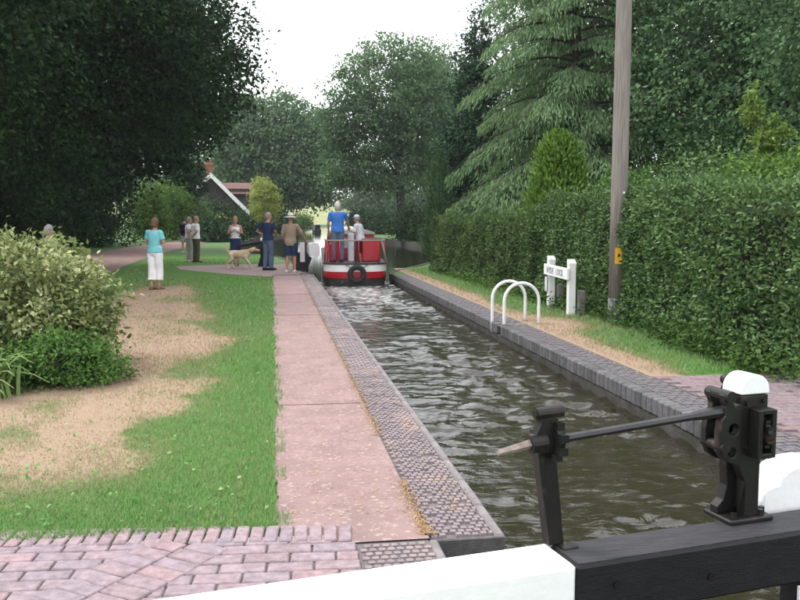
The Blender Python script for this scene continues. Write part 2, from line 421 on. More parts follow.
# ---------------------------------------------------------------- the setting: ground, canal, paths
LX, RX = 1.18, 3.42           # faces of the lock chamber
WATER_Z = -0.24
lbank = [(0.95, 25.2), (0.9, 30), (0.2, 36), (-1.9, 41.5), (-2.5, 54), (-1.2, 70), (2, 92), (4.5, 120), (9, 175)]
rbank = [(3.55, 25.2), (5.0, 28.5), (7.6, 35), (9.4, 46), (9.0, 60), (8.2, 75), (8.6, 92), (11, 120), (16, 175)]
hole = [(LX, -14), (LX, 2.9), (0.77, 2.9), (0.77, 24.72), (1.05, 24.72)] + lbank + rbank[::-1] + [(3.5, 24.12), (3.86, 24.1), (3.86, 2.9), (RX, 2.9), (RX, -14)]
def ground():
    bm = bmesh.new()
    es = []
    def loop(pts):
        vs = [bm.verts.new((x, y, 0)) for x, y in pts]
        for i in range(len(vs)): es.append(bm.edges.new((vs[i], vs[(i + 1) % len(vs)])))
    loop([(-900, -40), (900, -40), (900, 1500), (-900, 1500)])
    loop(hole)
    bmesh.ops.triangle_fill(bm, edges=es, use_beauty=True)
    for f in bm.faces:
        f.normal_update()
        if f.normal.z < 0: f.normal_flip()
    me = bpy.data.meshes.new('ground'); bm.to_mesh(me); bm.free()
    o = link('ground', me, 'turf'); tag(o, 'rough turf ground on both sides of the canal', 'ground', kind='structure')
ground()

# low rise with the dry field beyond the canal
hv = MB(); nx, ny = 40, 14
gx = np.linspace(-260, 320, nx); gy = np.linspace(185, 620, ny)
for y in gy:
    for x in gx:
        t = (y - 185) / 435
        hv.v.append((x, y, -0.3 + 13.0 * t * t * (3 - 2 * t) + 1.2 * math.sin(x * 0.021 + 1) * t))
for j in range(ny - 1):
    for i in range(nx - 1): hv.f.append((j * nx + i, j * nx + i + 1, (j + 1) * nx + i + 1, (j + 1) * nx + i))
tag(hv.build('field_rise', 'field', smooth=True), 'dry yellow field rising beyond the canal', 'field', kind='structure')

# water of the lock and the pound above it
def water():
    rng = np.random.default_rng(3)
    # long pound sheet
    pts = [(LX - 0.4, 24.6)] + [(x - 0.3, y) for x, y in lbank] + [(x + 0.3, y) for x, y in rbank[::-1]] + [(RX + 0.4, 24.6)]
    dx = 0.036
    xs = np.arange(0.78, 3.83, dx); ys = np.concatenate([np.arange(2.7, 13, 0.028), np.arange(13, 24.62, 0.045)])
    X, Y = np.meshgrid(xs, ys)
    Z = np.zeros_like(X)
    for k in range(70):
        lam = rng.uniform(0.14, 0.7) if k < 44 else rng.uniform(0.085, 0.2)
        th = rng.normal(math.pi / 2, 0.75); ph = rng.uniform(0, 6.28)
        amp = 0.0062 * lam ** 1.0 * rng.uniform(0.5, 1.3) * (0.85 if k < 44 else 1.5)
        w = np.sin(2 * math.pi * (X * math.cos(th) + Y * math.sin(th)) / lam + ph + 1.6 * fbm(X * 0.9 + k, Y * 0.9, k, 2))
        Z += amp * (w if k < 44 else w * np.clip(2.2 * fbm(X * 1.3 + 9, Y * 0.9, k + 40, 3) - 0.7, 0, 2))
    calm = np.clip(2.8 * fbm(X * 0.8, Y * 0.5, 5, 3) - 0.6, 0.25, 2.2)
    Z *= calm
    wash = np.clip((Y - 13.5) / 8.0, 0, 1) * np.exp(-((X - 2.25) / 0.95) ** 4)
    Z += wash * 0.07 * (fbm(X * 4.2, Y * 3.2, 9, 4) - 0.5)
    Z = Z + WATER_Z
    ny_, nx_ = X.shape
    me = bpy.data.meshes.new('water')
    co = np.stack([X, Y, Z], -1).reshape(-1, 3)
    idx = np.arange(ny_ * nx_).reshape(ny_, nx_)
    q = np.stack([idx[:-1, :-1], idx[:-1, 1:], idx[1:, 1:], idx[1:, :-1]], -1).reshape(-1, 4)
    n = len(q)
    me.vertices.add(len(co)); me.vertices.foreach_set('co', co.reshape(-1).astype(np.float32))
    me.loops.add(n * 4); me.loops.foreach_set('vertex_index', q.reshape(-1).astype(np.int32))
    me.polygons.add(n); me.polygons.foreach_set('loop_start', np.arange(0, n * 4, 4, dtype=np.int32))
    foam = np.clip((Y - 14.0) / 7.5, 0, 1) ** 0.9 * (0.55 + 0.9 * fbm(X * 1.2, Y * 0.7, 63, 3)) * np.exp(-((X - 2.2) / 1.0) ** 4) * 1.0
    a = me.attributes.new('foam', 'FLOAT', 'POINT'); a.data.foreach_set('value', foam.reshape(-1).astype(np.float32))
    me.update(calc_edges=True)
    o = link('water', me, 'canal_water', smooth=True)
    tag(o, 'brown rippled water filling the lock chamber', 'water', kind='structure')
    o2 = sheet('water', pts, WATER_Z, 'pound_water'); tag(o2, 'still dark water of the canal beyond the lock', 'water', kind='structure')
    o3 = sheet('water', [(LX - 0.05, -14), (RX + 0.05, -14), (RX + 0.05, 2.6), (LX - 0.05, 2.6)], -2.6, 'canal_water'); tag(o3, 'low water below the closed bottom gates', 'water', kind='structure')
water()

# walls of the lock, one thing for each side
def lockwall(side):
    s = -1 if side == 'left' else 1
    fx = LX if s < 0 else RX
    r = empty('lock_wall', (fx, 4.1, 0))
    tag(r, 'dark brick lock wall on the grass lawn side, under the wide paved coping' if s < 0 else 'dark brick lock wall on the hedge side, topped by a row of upright bricks', 'wall')
    def part(name, m, c, d):
        b = MB(); b.box((c[0] - fx, c[1] - 4.1, c[2]), d); return b.build(name, m, r)
    top = -0.005 if s < 0 else -0.13
    # body of the wall sits under the coping; face 1 cm behind the coping edge
    w = 0.5
    part('wall_body', 'wall_brick', (fx + s * (w / 2 + 0.012), (4.1 + 24.7) / 2, (top - 3.2) / 2 - 0.012), (w, 20.6 - 0.02, 3.2 + top - 0.024 if s > 0 else 3.2 - 0.03))
    part('recess_wall', 'wall_brick', (fx + s * 0.62, 3.5, -1.62), (0.5, 1.19, 3.2))
    part('tail_wall', 'wall_brick', (fx + s * 0.262, -5.55, -1.62), (0.5, 16.89, 3.2))
    return r
wl_ = lockwall('left'); wr_ = lockwall('right')

# edging of the canal banks beyond the lock
def edging(pts, label):
    b = MB()
    for (x0, y0), (x1, y1) in zip(pts[:-1], pts[1:]):
        L = math.hypot(x1 - x0, y1 - y0); a = math.atan2(y1 - y0, x1 - x0)
        b.box(((x0 + x1) / 2, (y0 + y1) / 2, -0.41), (L + 0.02, 0.14, 0.86), a)
    o = b.build('bank_edging', 'wall_brick'); tag(o, label, 'bank edging')
edging([(LX, 24.7)] + lbank, 'dark stone edging along the lawn side bank beyond the lock')
edging([(RX, 24.1)] + rbank, 'dark stone edging along the tree side bank beyond the lock')

# pink gravelled path beside the coping
def gridsheet(name, x0, x1, y0, y1, nx, ny, zf, m, parent=None, edge=None):
    xs = np.linspace(x0, x1, nx); ys = np.linspace(y0, y1, ny)
    X, Y = np.meshgrid(xs, ys)
    if edge is not None: X = edge(X, Y)
    Z = zf(X, Y)
    idx = np.arange(nx * ny).reshape(ny, nx)
    q = np.stack([idx[:-1, :-1], idx[:-1, 1:], idx[1:, 1:], idx[1:, :-1]], -1).reshape(-1, 4)
    me = bpy.data.meshes.new(name); me.from_pydata(np.stack([X, Y, Z], -1).reshape(-1, 3).tolist(), [], q.tolist()); me.update()
    return link(name, me, m, parent, True)
def pe(X, Y):
    t = (X - 0.0) / 0.775
    return X + (1 - t) * 0.05 * (fbm(Y * 3, Y * 0 + 2, 4, 3) - 0.5) * 2
pp = gridsheet('path', 0.0, 0.775, 4.10, 24.2, 6, 240, lambda X, Y: 0.012 + 0.006 * (fbm(X * 2, Y * 2, 3) - 0.5), 'pink_path', edge=pe)
tag(pp, 'pink gravel path between the lawn and the lock coping', 'path', kind='structure')
# cross joints in the path
for yy in (7.3, 14.2, 18.0):
    b = MB(); b.box((0.39, yy, 0.014), (0.74, 0.007, 0.007), rad(random.uniform(-2, 2))); o = b.build('path_joint', 'path_crack', pp)

# tarmac drive on the left
drv = [(-4.0, 8), (-4.3, 14), (-4.57, 21.5), (-5.0, 30), (-5.1, 36.5), (-4.8, 48), (-4.1, 62), (-3.7, 77), (-3.2, 100), (-4.9, 100), (-5.0, 80), (-6.0, 66), (-7.8, 52), (-8.2, 39), (-9, 25), (-10, 8)]
o = sheet('path', drv, 0.012, 'tarmac_path'); tag(o, 'dusky pink tarmac drive curving past the lawn to the house', 'path', kind='structure')

# lawn with dry patches
def dryness(x, y):
    g = fbm(x * 1.1, y * 0.55, 11, 4)
    d = 0.10 + 0.5 * (g - 0.5)
    # trodden dry turf everywhere left of a wandering line, fading out near the paving and beyond the lady
    x = x + 0.35 * (fbm(x * 5, y * 4, 51, 3) - 0.5)
    edge = np.interp(y, [4, 6, 8, 10.5, 13, 17, 20, 24], [-1.15, -1.0, -0.85, -0.78, -1.05, -1.5, -1.95, -2.3]) + 0.6 * (fbm(x * 0.3 + 2, y * 0.7, 41, 4) - 0.5) + 0.08
    left = np.interp(y, [4, 14, 17, 20, 24], [-9, -5, -3.3, -3.1, -3.0])
    st = np.interp(y, [4.6, 5.2, 6.0, 8, 17, 20.5, 23], [0.0, 0.45, 0.85, 1.0, 1.0, 0.75, 0.1])
    m = 1 / (1 + np.exp((x - edge) / 0.13)) / (1 + np.exp((left - x) / 0.2))
    pat = np.clip(0.66 + 1.9 * (fbm(x * 2.0 + 3, y * 1.2, 21, 5) - 0.36), 0.42, 1.1)
    return np.clip(d + st * m * pat, 0, 1)
lawn_poly_right = 0.0
def lawn():
    def edge(X, Y):
        t = np.clip((X + 4.6) / 4.6, 0, 1)
        return X + t * 0.06 * (fbm(Y * 2.3, Y * 0, 8, 3) - 0.5) * 2 - (1 - t) * np.interp(Y, [4, 21, 36], [-0.5, 0.0, 0.5])
    nx, ny = 70, 320
    xs = np.linspace(-4.5, 0.01, nx); ys = np.concatenate([np.linspace(4.34, 12, 200), np.linspace(12.1, 38, ny - 200)])
    X, Y = np.meshgrid(xs, ys); X = edge(X, Y)
    Z = 0.008 + 0.02 * fbm(X * 1.3, Y * 1.3, 2) * np.clip(-X / 0.3, 0, 1)
    idx = np.arange(nx * ny).reshape(ny, nx)
    q = np.stack([idx[:-1, :-1], idx[:-1, 1:], idx[1:, 1:], idx[1:, :-1]], -1).reshape(-1, 4)
    me = bpy.data.meshes.new('lawn'); me.from_pydata(np.stack([X, Y, Z], -1).reshape(-1, 3).tolist(), [], q.tolist())
    a = me.attributes.new('dry', 'FLOAT', 'POINT'); a.data.foreach_set('value', dryness(X, Y).reshape(-1).astype(np.float32)); me.update()
    o = link('lawn', me, 'lawn', smooth=True); tag(o, 'mown lawn with dry straw patches beside the path', 'lawn', kind='structure')
lawn()

def blades(name, label, n, xr, yr, dens, dryf, hgt, seed, mask=None):
    rng = np.random.default_rng(seed)
    u = rng.random(n * 3)
    y0, y1 = yr
    y = 1 / (1 / y0 + u * (1 / y1 - 1 / y0))           # density falls with distance squared
    x = rng.uniform(xr[0], xr[1], n * 3)
    k = rng.random(n * 3) < y / y1 * 0 + 1.0
    # keep only what the camera could see, widened by a margin
    px = x * math.cos(YAW) - y * math.sin(YAW); py = x * math.sin(YAW) + y * math.cos(YAW)
    k &= np.abs(px / py) < 0.62
    if mask is not None: k &= mask(x, y, rng)
    x = x[k][:n]; y = y[k][:n]; m = len(x)
    kk = (x < 0.0) | (x > 1) | (rng.random(m) < 0.4 * (vnoise(y * 6, y * 0, 3) > 0.5)); x = x[kk]; y = y[kk]; m = len(x)
    d = dryf(x, y)
    keep = rng.random(m) > np.clip((d - 0.45) * 1.3, 0, 0.75)
    x = x[keep]; y = y[keep]; d = d[keep]; m = len(x)
    sz = np.clip(y / 6.0, 1.0, 3.0)
    hh = hgt * rng.uniform(0.5, 1.3, m) * (1 - 0.5 * d) * np.clip(sz, 1, 1.6)
    P = np.stack([x, y, np.full(m, 0.012)], 1)
    th = rng.uniform(0, 6.28, m)
    A = np.stack([np.cos(th) * 0.55, np.sin(th) * 0.55, np.full(m, 1.0)], 1) + rng.normal(0, 0.22, (m, 3))
    N = np.stack([np.sin(th), -np.cos(th), np.zeros(m)], 1)
    V = leafquads(P, A, np.cross(A, N), hh, 0.006 * sz, 0.1)
    lv = np.clip(1.0 - d * 1.15 + rng.normal(0, 0.2, m) - (rng.random(m) > 0.93) * 0.35, 0, 1)
    o = quads(name, V, 'blade', None, lv); tag(o, label, 'grass', kind='stuff')
blades('grass', 'short grass blades of the lawn beside the pink path', 115000, (-4.4, 0.07), (4.36, 34), 0, dryness, 0.045, 5, lambda x, y, r: ~((y > 23.2) & (y < 30) & (x > -3.3)) & (x > -4.2 - 0.02 * y))
def clover():
    rng = np.random.default_rng(77); n = 1100
    y = 1 / (1 / 4.5 + rng.random(n) * (1 / 20 - 1 / 4.5)); x = rng.uniform(-3.6, -0.05, n)
    k = (fbm(x * 1.7, y * 1.2, 91, 3) > 0.48); x, y = x[k], y[k]; m = len(x)
    A = np.stack([rng.normal(0, 1, m), rng.normal(0, 1, m), rng.uniform(0.1, 0.8, m)], 1); N = np.tile([0, 0, 1.0], (m, 1)) + rng.normal(0, .5, (m, 3))
    V = leafquads(np.stack([x, y, np.full(m, 0.03) + rng.random(m) * 0.02], 1), A, N, rng.uniform(0.018, 0.05, m), rng.uniform(0.012, 0.03, m))
    tag(quads('clover', V, 'leaf_weed', None, rng.random(m)), 'broad leaved weeds and pale clover in the lawn', 'weeds', kind='stuff')
clover()
def rdry(x, y):
    e = np.exp(-((x - 3.98) / 0.28) ** 2)
    return np.clip(0.08 + 0.95 * e * (0.5 + 0.8 * fbm(x * 2, y * 1.2, 77, 4)) + 0.5 * (fbm(x * 1.5, y * 0.8, 31, 4) - 0.45) + 0.8 * np.exp(-((y - 12.4) / 0.9) ** 2 - ((x - 4.3) / 0.5) ** 2), 0, 1)
def rlawn():
    xs = np.linspace(3.86, 5.6, 40); ys = np.linspace(8.1, 27, 200); X, Y = np.meshgrid(xs, ys)
    X = X + np.clip((X - 3.86) / 0.3, 0, 1) * np.interp(Y, [24, 27], [0, 1.0])
    Z = 0.008 + 0.05 * fbm(X * 1.3, Y * 1.3, 2) * np.clip((X - 3.9) / 0.5, 0, 1) * np.clip((Y - 8.1) / 0.6, 0, 1)
    idx = np.arange(8000).reshape(200, 40)
    q = np.stack([idx[:-1, :-1], idx[:-1, 1:], idx[1:, 1:], idx[1:, :-1]], -1).reshape(-1, 4)
    me = bpy.data.meshes.new('lawn'); me.from_pydata(np.stack([X, Y, Z], -1).reshape(-1, 3).tolist(), [], q.tolist())
    a = me.attributes.new('dry', 'FLOAT', 'POINT'); a.data.foreach_set('value', rdry(X, Y).reshape(-1).astype(np.float32)); me.update()
    o = link('lawn', me, 'lawn', smooth=True); tag(o, 'narrow grass verge between the hedge and the lock coping', 'lawn', kind='structure')
rlawn()
blades('grass', 'grass blades of the verge under the hedge', 20000, (3.9, 5.4), (8.15, 26), 0, rdry, 0.06, 6)

# ---------------------------------------------------------------- brick work
def brickmesh(name, d, b, m):
    mb = MB(); mb.bbox((0, 0, 0), d, b); me = mb.mesh(name); me.materials.append(MATS[m]); return me
def paving_left():
    r = sheet('brick_paving', [(-3.5, 0.5), (0.395, 0.5), (0.395, 4.315), (-3.5, 4.52)], 0.006, 'mortar')
    tag(r, 'pinkish brick paving with a diagonal band in the near corner', 'paving', kind='structure')
    me = brickmesh('brick', (0.212, 0.1005, 0.05), 0.006, 'paving_brick'); me_s = brickmesh('brick', (0.215, 0.066, 0.05), 0.006, 'paving_brick')
    rng = random.Random(4)
    def put(x, y, a, me=me, dz=0.002):
        o = bpy.data.objects.new('brick', me); COL.objects.link(o); o.parent = r
        o.location = (x, y, -0.001 + dz + rng.uniform(-0.002, 0.002)); o.rotation_euler = (rng.uniform(-.012, .012), rng.uniform(-.012, .012), a + rng.uniform(-.012, .012))
    def yb(x): return 4.33 - 0.105 * (x - 0.39)      # far edge of the soldier course
    sl = math.atan(-0.105)
    # soldier course
    x = 0.352
    while x > -2.1:
        put(x, yb(x) - 0.112, math.pi / 2 + sl * 0.6 + rng.uniform(-.02, .02), me_s); x -= 0.0755
    # diagonal band between two slanting lines, courses of stretchers either side
    def bl(y): return -0.70 - (4.15 - y) * 0.69       # left line of the band at distance y
    bw = 0.50
    # band: two columns of bricks laid across it; courses run up to it and are cut by it
    vx, vy = -0.57, -0.82; ux, uy = 0.82, -0.57
    ang = math.atan2(uy, ux)
    for i in range(-3, 22):
        for j in (0, 1):
            cx = -0.71 + ux * (0.109 + 0.2185 * j) + vx * 0.108 * (i + 0.5 * j)
            cy = 4.17 + uy * (0.109 + 0.2185 * j) + vy * 0.108 * (i + 0.5 * j)
            if cy > yb(cx) - 0.20 or cy < 2.7: continue
            put(cx, cy, ang, me, 0.0)
    row = -1; y = 4.1535
    while y > 2.75:
        x = 0.285 - (0.111 if row % 2 else 0.0)
        if row % 2 and row > 0: put(0.34, y, sl * 0.6, me, -0.006); COL.objects[-1].scale.x = 0.48
        while x > -2.3:
            yy = y - 0.105 * (x - 0.39) * 0.6
            # distance across the band
            t = (x + 0.71) * ux + (yy - 4.17) * uy
            if yy < yb(x) - 0.185 and not (0.10 < t < 0.34): put(x, yy, sl * 0.6, me, -0.006)
            x -= 0.222
        y -= 0.1085; row += 1
paving_left()

def coping_left():
    r = sheet('coping', [(0.782, 4.10), (1.179, 4.10), (1.179, 24.72), (0.782, 24.72)], -0.006, 'joint_grey')
    tag(r, 'blue grey paved coping strip beside the pink path, along the lawn side of the lock', 'coping', kind='structure')
    b = MB(); rng = random.Random(9)
    y = 4.15; k = 0
    while y < 24.7:
        d, w = (0.047, 0.044) if y < 9 else ((0.075, 0.088) if y < 14 else (0.15, 0.118))
        x = 0.79 + (w / 2 if k % 2 else 0)
        while x < 1.10:
            ww = min(w - 0.008, 1.118 - x)
            if ww > 0.015 and rng.random() > 0.05: b.box((x + ww / 2, y, 0.0 + rng.uniform(-.004, .003)), (ww, d - 0.009, 0.018), taper=0.84)
            x += w
        y += d; k += 1
        if k % 10 == 0: y += 0.02
    o = b.build('pavers', 'blue_paver', r); tag(o, kind='stuff')
    me = brickmesh('edge_stone', (0.055, 0.455, 0.11), 0.012, 'kerb_stone')
    y = 4.335
    while y < 24.6:
        o = bpy.data.objects.new('edge_stone', me); COL.objects.link(o); o.parent = r; o.location = (1.151, y, -0.044 + rng.uniform(-.003, .003)); o.rotation_euler.z = rng.uniform(-.006, .006); y += 0.465
    e = MB(); e.bbox((0.985, 4.115, -0.10), (0.385, 0.028, 0.196), 0.006); e.build('end_slab', 'coping_brick', r)
    # the patch of chequered pavers by the recess and its stone edge
    b = MB(); y = 3.0; k = 0
    while y < 4.07:
        x = 0.405 + (0.023 if k % 2 else 0)
        while x < 0.735:
            b.box((x + 0.02, y, 0.0), (0.038, 0.04, 0.024), taper=0.84); x += 0.046
        y += 0.05; k += 1
    p = sheet('paving', [(0.394, 2.9), (0.768, 2.9), (0.768, 4.12), (0.394, 4.12)], 0.004, 'joint_grey'); tag(p, 'small chequered blue pavers beside the gate recess', 'paving', kind='structure')
    o = b.build('pavers', 'blue_paver', p); tag(o, kind='stuff')
    b = MB(); b.bbox((0.79, 3.5, -0.05), (0.05, 1.18, 0.12), 0.01); b.build('edge_stone', 'kerb_stone', p)
coping_left()

def coping_right():
    r = sheet('coping', [(3.43, 2.95), (3.862, 2.95), (3.862, 24.1), (3.43, 24.1)], -0.012, 'joint_grey')
    tag(r, 'grey coping of upright bricks along the hedge side of the lock', 'coping', kind='structure')
    rng = random.Random(12)
    me = brickmesh('coping_brick', (0.135, 0.107, 0.16), 0.014, 'coping_brick')
    y = 4.16; n = 0
    far = MB()
    while y < 24.1:
        if y > 12.35 and y < 12.62: y += 0.113; continue     # ladder slot
        if n < 150:
            o = bpy.data.objects.new('coping_brick', me); COL.objects.link(o); o.parent = r
            o.location = (3.488 + rng.uniform(-.004, .004), y, -0.07 + rng.uniform(-.004, .004)); o.rotation_euler = (0, rng.uniform(-.006, .006), rng.uniform(-.008, .008))
        else: far.box((3.488 + rng.uniform(-.004, .004), y, -0.07 + rng.uniform(-.003, .003)), (0.135, 0.108, 0.16))
        y += 0.113; n += 1
    b = MB(); y = 4.16; k = 0
    while y < 24.05:
        d = 0.075 if y < 12 else 0.15; x = 3.562 + (0.06 if k % 2 else 0)
        while x < 3.83:
            ww = min(0.108, 3.858 - x); b.box((x + ww / 2, y, -0.004 + rng.uniform(-.003, .003)), (ww, d - 0.01, 0.022), taper=0.94); x += 0.118
        if k % 2: b.box((3.588, y, -0.004), (0.05, d - 0.01, 0.02), taper=0.94)
        y += d; k += 1
    tag(b.build('pavers', 'coping_paver', r), kind='stuff')
    if far.v: tag(far.build('coping_bricks', 'coping_brick', r), kind='stuff')
    # brick apron on the right
    a = sheet('brick_paving', [(3.863, 2.9), (9, 2.9), (9, 8.0), (4.3, 8.2), (3.863, 8.2)], 0.006, 'mortar')
    tag(a, 'mauve brick apron at the hedge end by the bottom gate', 'paving', kind='structure')
    me2 = brickmesh('brick', (0.206, 0.098, 0.05), 0.006, 'apron_brick')
    k = 0; y = 8.0
    while y > 4.6:
        x = 3.98 + (0.107 if k % 2 else 0)
        while x < 3.9 + (y * 0.72 + 1.2 - 3.9 + 0.6):
            if y < 8.06 - 0.06 * max(0, x - 4.3):
                o = bpy.data.objects.new('brick', me2); COL.objects.link(o); o.parent = a
                o.location = (x, y, -0.004 + rng.uniform(-.003, .003)); o.rotation_euler = (rng.uniform(-.01, .01), rng.uniform(-.01, .01), rng.uniform(-.012, .012))
            x += 0.214
        y -= 0.106; k += 1
coping_right()

# far brick apron at the top gate
o = sheet('brick_paving', [(-2.9, 27.2), (-1.2, 24.6), (-0.05, 23.4), (0.05, 24.2), (0.775, 24.2), (0.785, 24.72), (1.1, 24.72), (0.86, 25.2), (0.82, 29.6), (-1.5, 29.8), (-3.2, 28.9)], 0.024, 'brick_far')
tag(o, 'brick apron around the top gate where the dog stands', 'paving', kind='structure')

# litter and dead moss along the joint between path and coping
rng = np.random.default_rng(8)
n = 5200
y = 4.15 + rng.random(n) ** 1.8 * 17; x = 0.775 + rng.normal(0, 0.022, n) + 0.04 * (fbm(y * 2, y * 0, 3, 3) - 0.5)
k = vnoise(y * 1.7, y * 0 + 3, 4) > 0.35; x, y = x[k], y[k]; m = len(x)
A = np.stack([rng.normal(0, 1, m), rng.normal(0, 1, m), rng.uniform(0, 0.7, m)], 1)
V = leafquads(np.stack([x, y, np.full(m, 0.016)], 1), A, np.tile([0, 0, 1.0], (m, 1)) + rng.normal(0, .4, (m, 3)), rng.uniform(0.008, 0.02, m), 0.007)
tag(quads('leaf_litter', V, 'litter', None, rng.random(m)), 'dry moss and litter along the joint of path and coping', 'litter', kind='stuff')
n = 900
y = 4.5 + rng.random(n) ** 1.6 * 14; x = rng.uniform(0.05, 1.15, n); m = n
A = np.stack([rng.normal(0, 1, m), rng.normal(0, 1, m), rng.uniform(0, 0.3, m)], 1)
V = leafquads(np.stack([x, y, np.full(m, 0.018)], 1), A, np.tile([0, 0, 1.0], (m, 1)) + rng.normal(0, .3, (m, 3)), rng.uniform(0.01, 0.026, m), 0.012)
tag(quads('leaf_litter', V, 'litter', None, rng.random(m) * 0.6 + 0.4), 'scattered small dry leaves on the pink path', 'litter', kind='stuff')

# ---------------------------------------------------------------- building in world coordinates under a root
def wb(mb, name, m, root, parent=None, smooth=False):
    off = root.location
    mb.v = [(x - off.x, y - off.y, z - off.z) for x, y, z in mb.v]
    return mb.build(name, m, parent or root, smooth)
def holed_plate(name, outer, holes, off, m, root):
    """flat plate with holes: outlines are lists of 3D points in one plane"""
    bm = bmesh.new(); es = []
    for lp in [outer] + holes:
        vs = [bm.verts.new(Vector(p) - root.location) for p in lp]
        for i in range(len(vs)): es.append(bm.edges.new((vs[i], vs[(i + 1) % len(vs)])))
    bmesh.ops.triangle_fill(bm, edges=es, use_beauty=True)
    r = bmesh.ops.extrude_face_region(bm, geom=list(bm.faces))
    bmesh.ops.translate(bm, verts=[v for v in r['geom'] if isinstance(v, bmesh.types.BMVert)], vec=Vector(off))
    bmesh.ops.recalc_face_normals(bm, faces=bm.faces)
    me = bpy.data.meshes.new(name); bm.to_mesh(me); bm.free()
    return link(name, me, m, root)
def circ(c, r, ax, ay, n=14):
    return [Vector(c) + Vector(ax) * r * math.cos(2 * math.pi * i / n) + Vector(ay) * r * math.sin(2 * math.pi * i / n) for i in range(n)]
def cyl(mb, p0, p1, r, n=12):
    return mb.tube([p0, p1], r, n)

# ---------------------------------------------------------------- bottom gate with beam and paddle gear
U = Vector((1.08, 0.201, 0)).normalized(); NV = Vector((-U.y, U.x, 0)); TO = -NV      # along the beam / away / towards the camera
BZ = 0.40; BW = 0.215; BHt = 0.215
B0 = Vector((0.995, 2.99, BZ)) - NV * BW / 2           # a point on the centre line, at the top
def bp(s, b, z): return B0 + U * s + TO * b + Vector((0, 0, z - BZ))
def gate_left():
    r = empty('lock_gate', (1.2, 2.95, 0))
    tag(r, 'black bottom lock gate with white ended balance beam in the foreground', 'lock gate')
    ra = math.atan2(U.y, U.x)
    b = MB(); b.bbox(bp(0.68, 0, BZ - BHt / 2), (1.29, BW, BHt), 0.012, ra)
    beam = wb(b, 'balance_beam', 'black_timber', r)
    b = MB(); b.box(bp(0.68, 0, BZ + 0.0015), (1.265, BW - 0.026, 0.003), ra); wb(b, 'worn_top', 'worn_timber', r, beam)
    b = MB(); b.bbox(bp(-1.15, 0, BZ - BHt / 2 + 0.002), (2.36, BW + 0.012, BHt + 0.014), 0.014, ra)
    # rounded painted end butting the black timber
    o = wb(b, 'beam_end', 'white_gate', r); o['label'] = 'white painted end of the beam'
    for s, bb, zz in ((0.20, BW / 2, BZ - 0.09), (0.62, BW / 2, BZ - 0.12)):
        b = MB(); cyl(b, bp(s, bb - 0.005, zz), bp(s, bb + 0.008, zz), 0.014, 8); wb(b, 'bolt', 'black_iron', r, beam)
    # posts, rails and planks of the gate leaf under the beam
    b = MB(); b.box(bp(0.20, 0.0, -1.35), (0.2, 0.2, 3.05), ra); wb(b, 'heel_post', 'black_timber', r)
    b = MB(); b.box(bp(1.25, 0.0, -1.35), (0.17, 0.2, 3.05), ra); wb(b, 'mitre_post', 'black_timber', r)
    b = MB(); b.box(bp(1.07, 0.11, 0.02), (0.035, 0.012, 0.31), ra); wb(b, 'white_batten', 'white_gate', r)
    for z in (-0.12, -1.2, -2.4):
        b = MB(); b.box(bp(0.73, 0.0, z), (0.84, 0.16, 0.2), ra); wb(b, 'rail', 'black_timber', r)
    for i in range(6):
        b = MB(); b.box(bp(0.37 + 0.143 * i, -0.105, -1.42), (0.138, 0.045, 2.72), ra); wb(b, 'plank', 'black_timber', r)
    return r
gate_left()

def gate_right():
    r = empty('lock_gate', (3.4, 3.0, 0))
    tag(r, 'second bottom lock gate at the frame edge with its white rounded post head', 'lock gate')
    V = Vector((1.1, -0.215, 0)).normalized(); a = math.atan2(V.y, V.x)
    c0 = Vector((2.42, 3.24, 0))
    b = MB(); b.bbox(c0 + V * 1.75 + Vector((0, 0, BZ - BHt / 2)), (3.36, BW, BHt), 0.012, a); wb(b, 'balance_beam', 'black_timber', r)
    b = MB(); b.box(c0 + V * 0.12 + Vector((0, 0, -1.42)), (0.17, 0.2, 2.9), a); wb(b, 'mitre_post', 'black_timber', r)
    b = MB(); b.box(c0 + V * 1.02 + Vector((0, 0, -1.42)), (0.2, 0.2, 2.9), a); wb(b, 'heel_post', 'black_timber', r)
    for i in range(6):
        b = MB(); b.box(c0 + V * (0.27 + 0.13 * i) + Vector((0, 0, -1.42)), (0.126, 0.05, 2.7), a); wb(b, 'plank', 'black_timber', r)
    prof = [(763, 524), (762.5, 503), (764, 495), (768, 489), (774, 485.5), (780, 484), (783, 477), (788, 471), (795, 467), (805, 463), (818, 461), (834, 462), (846, 468), (852, 480), (853, 524)]
    d0 = D(763, 512, 3.215)
    pts = []
    for px, py in prof:
        q = ray(px, py); # plane through d0 spanned by U and z
        nn = NV; t = (d0 - Vector((0, 0, H))).dot(nn) / Vector(q).dot(nn)
        pts.append(Vector((0, 0, H)) + Vector(q) * t)
    b = MB(); b.prism(pts, NV * 0.16); o = wb(b, 'post_head', 'white_gate', r)
    m = o.modifiers.new('bevel', 'BEVEL'); m.width = 0.012; m.segments = 2; m.limit_method = 'ANGLE'
    o['label'] = 'white painted rounded head of the gate post'
gate_right()

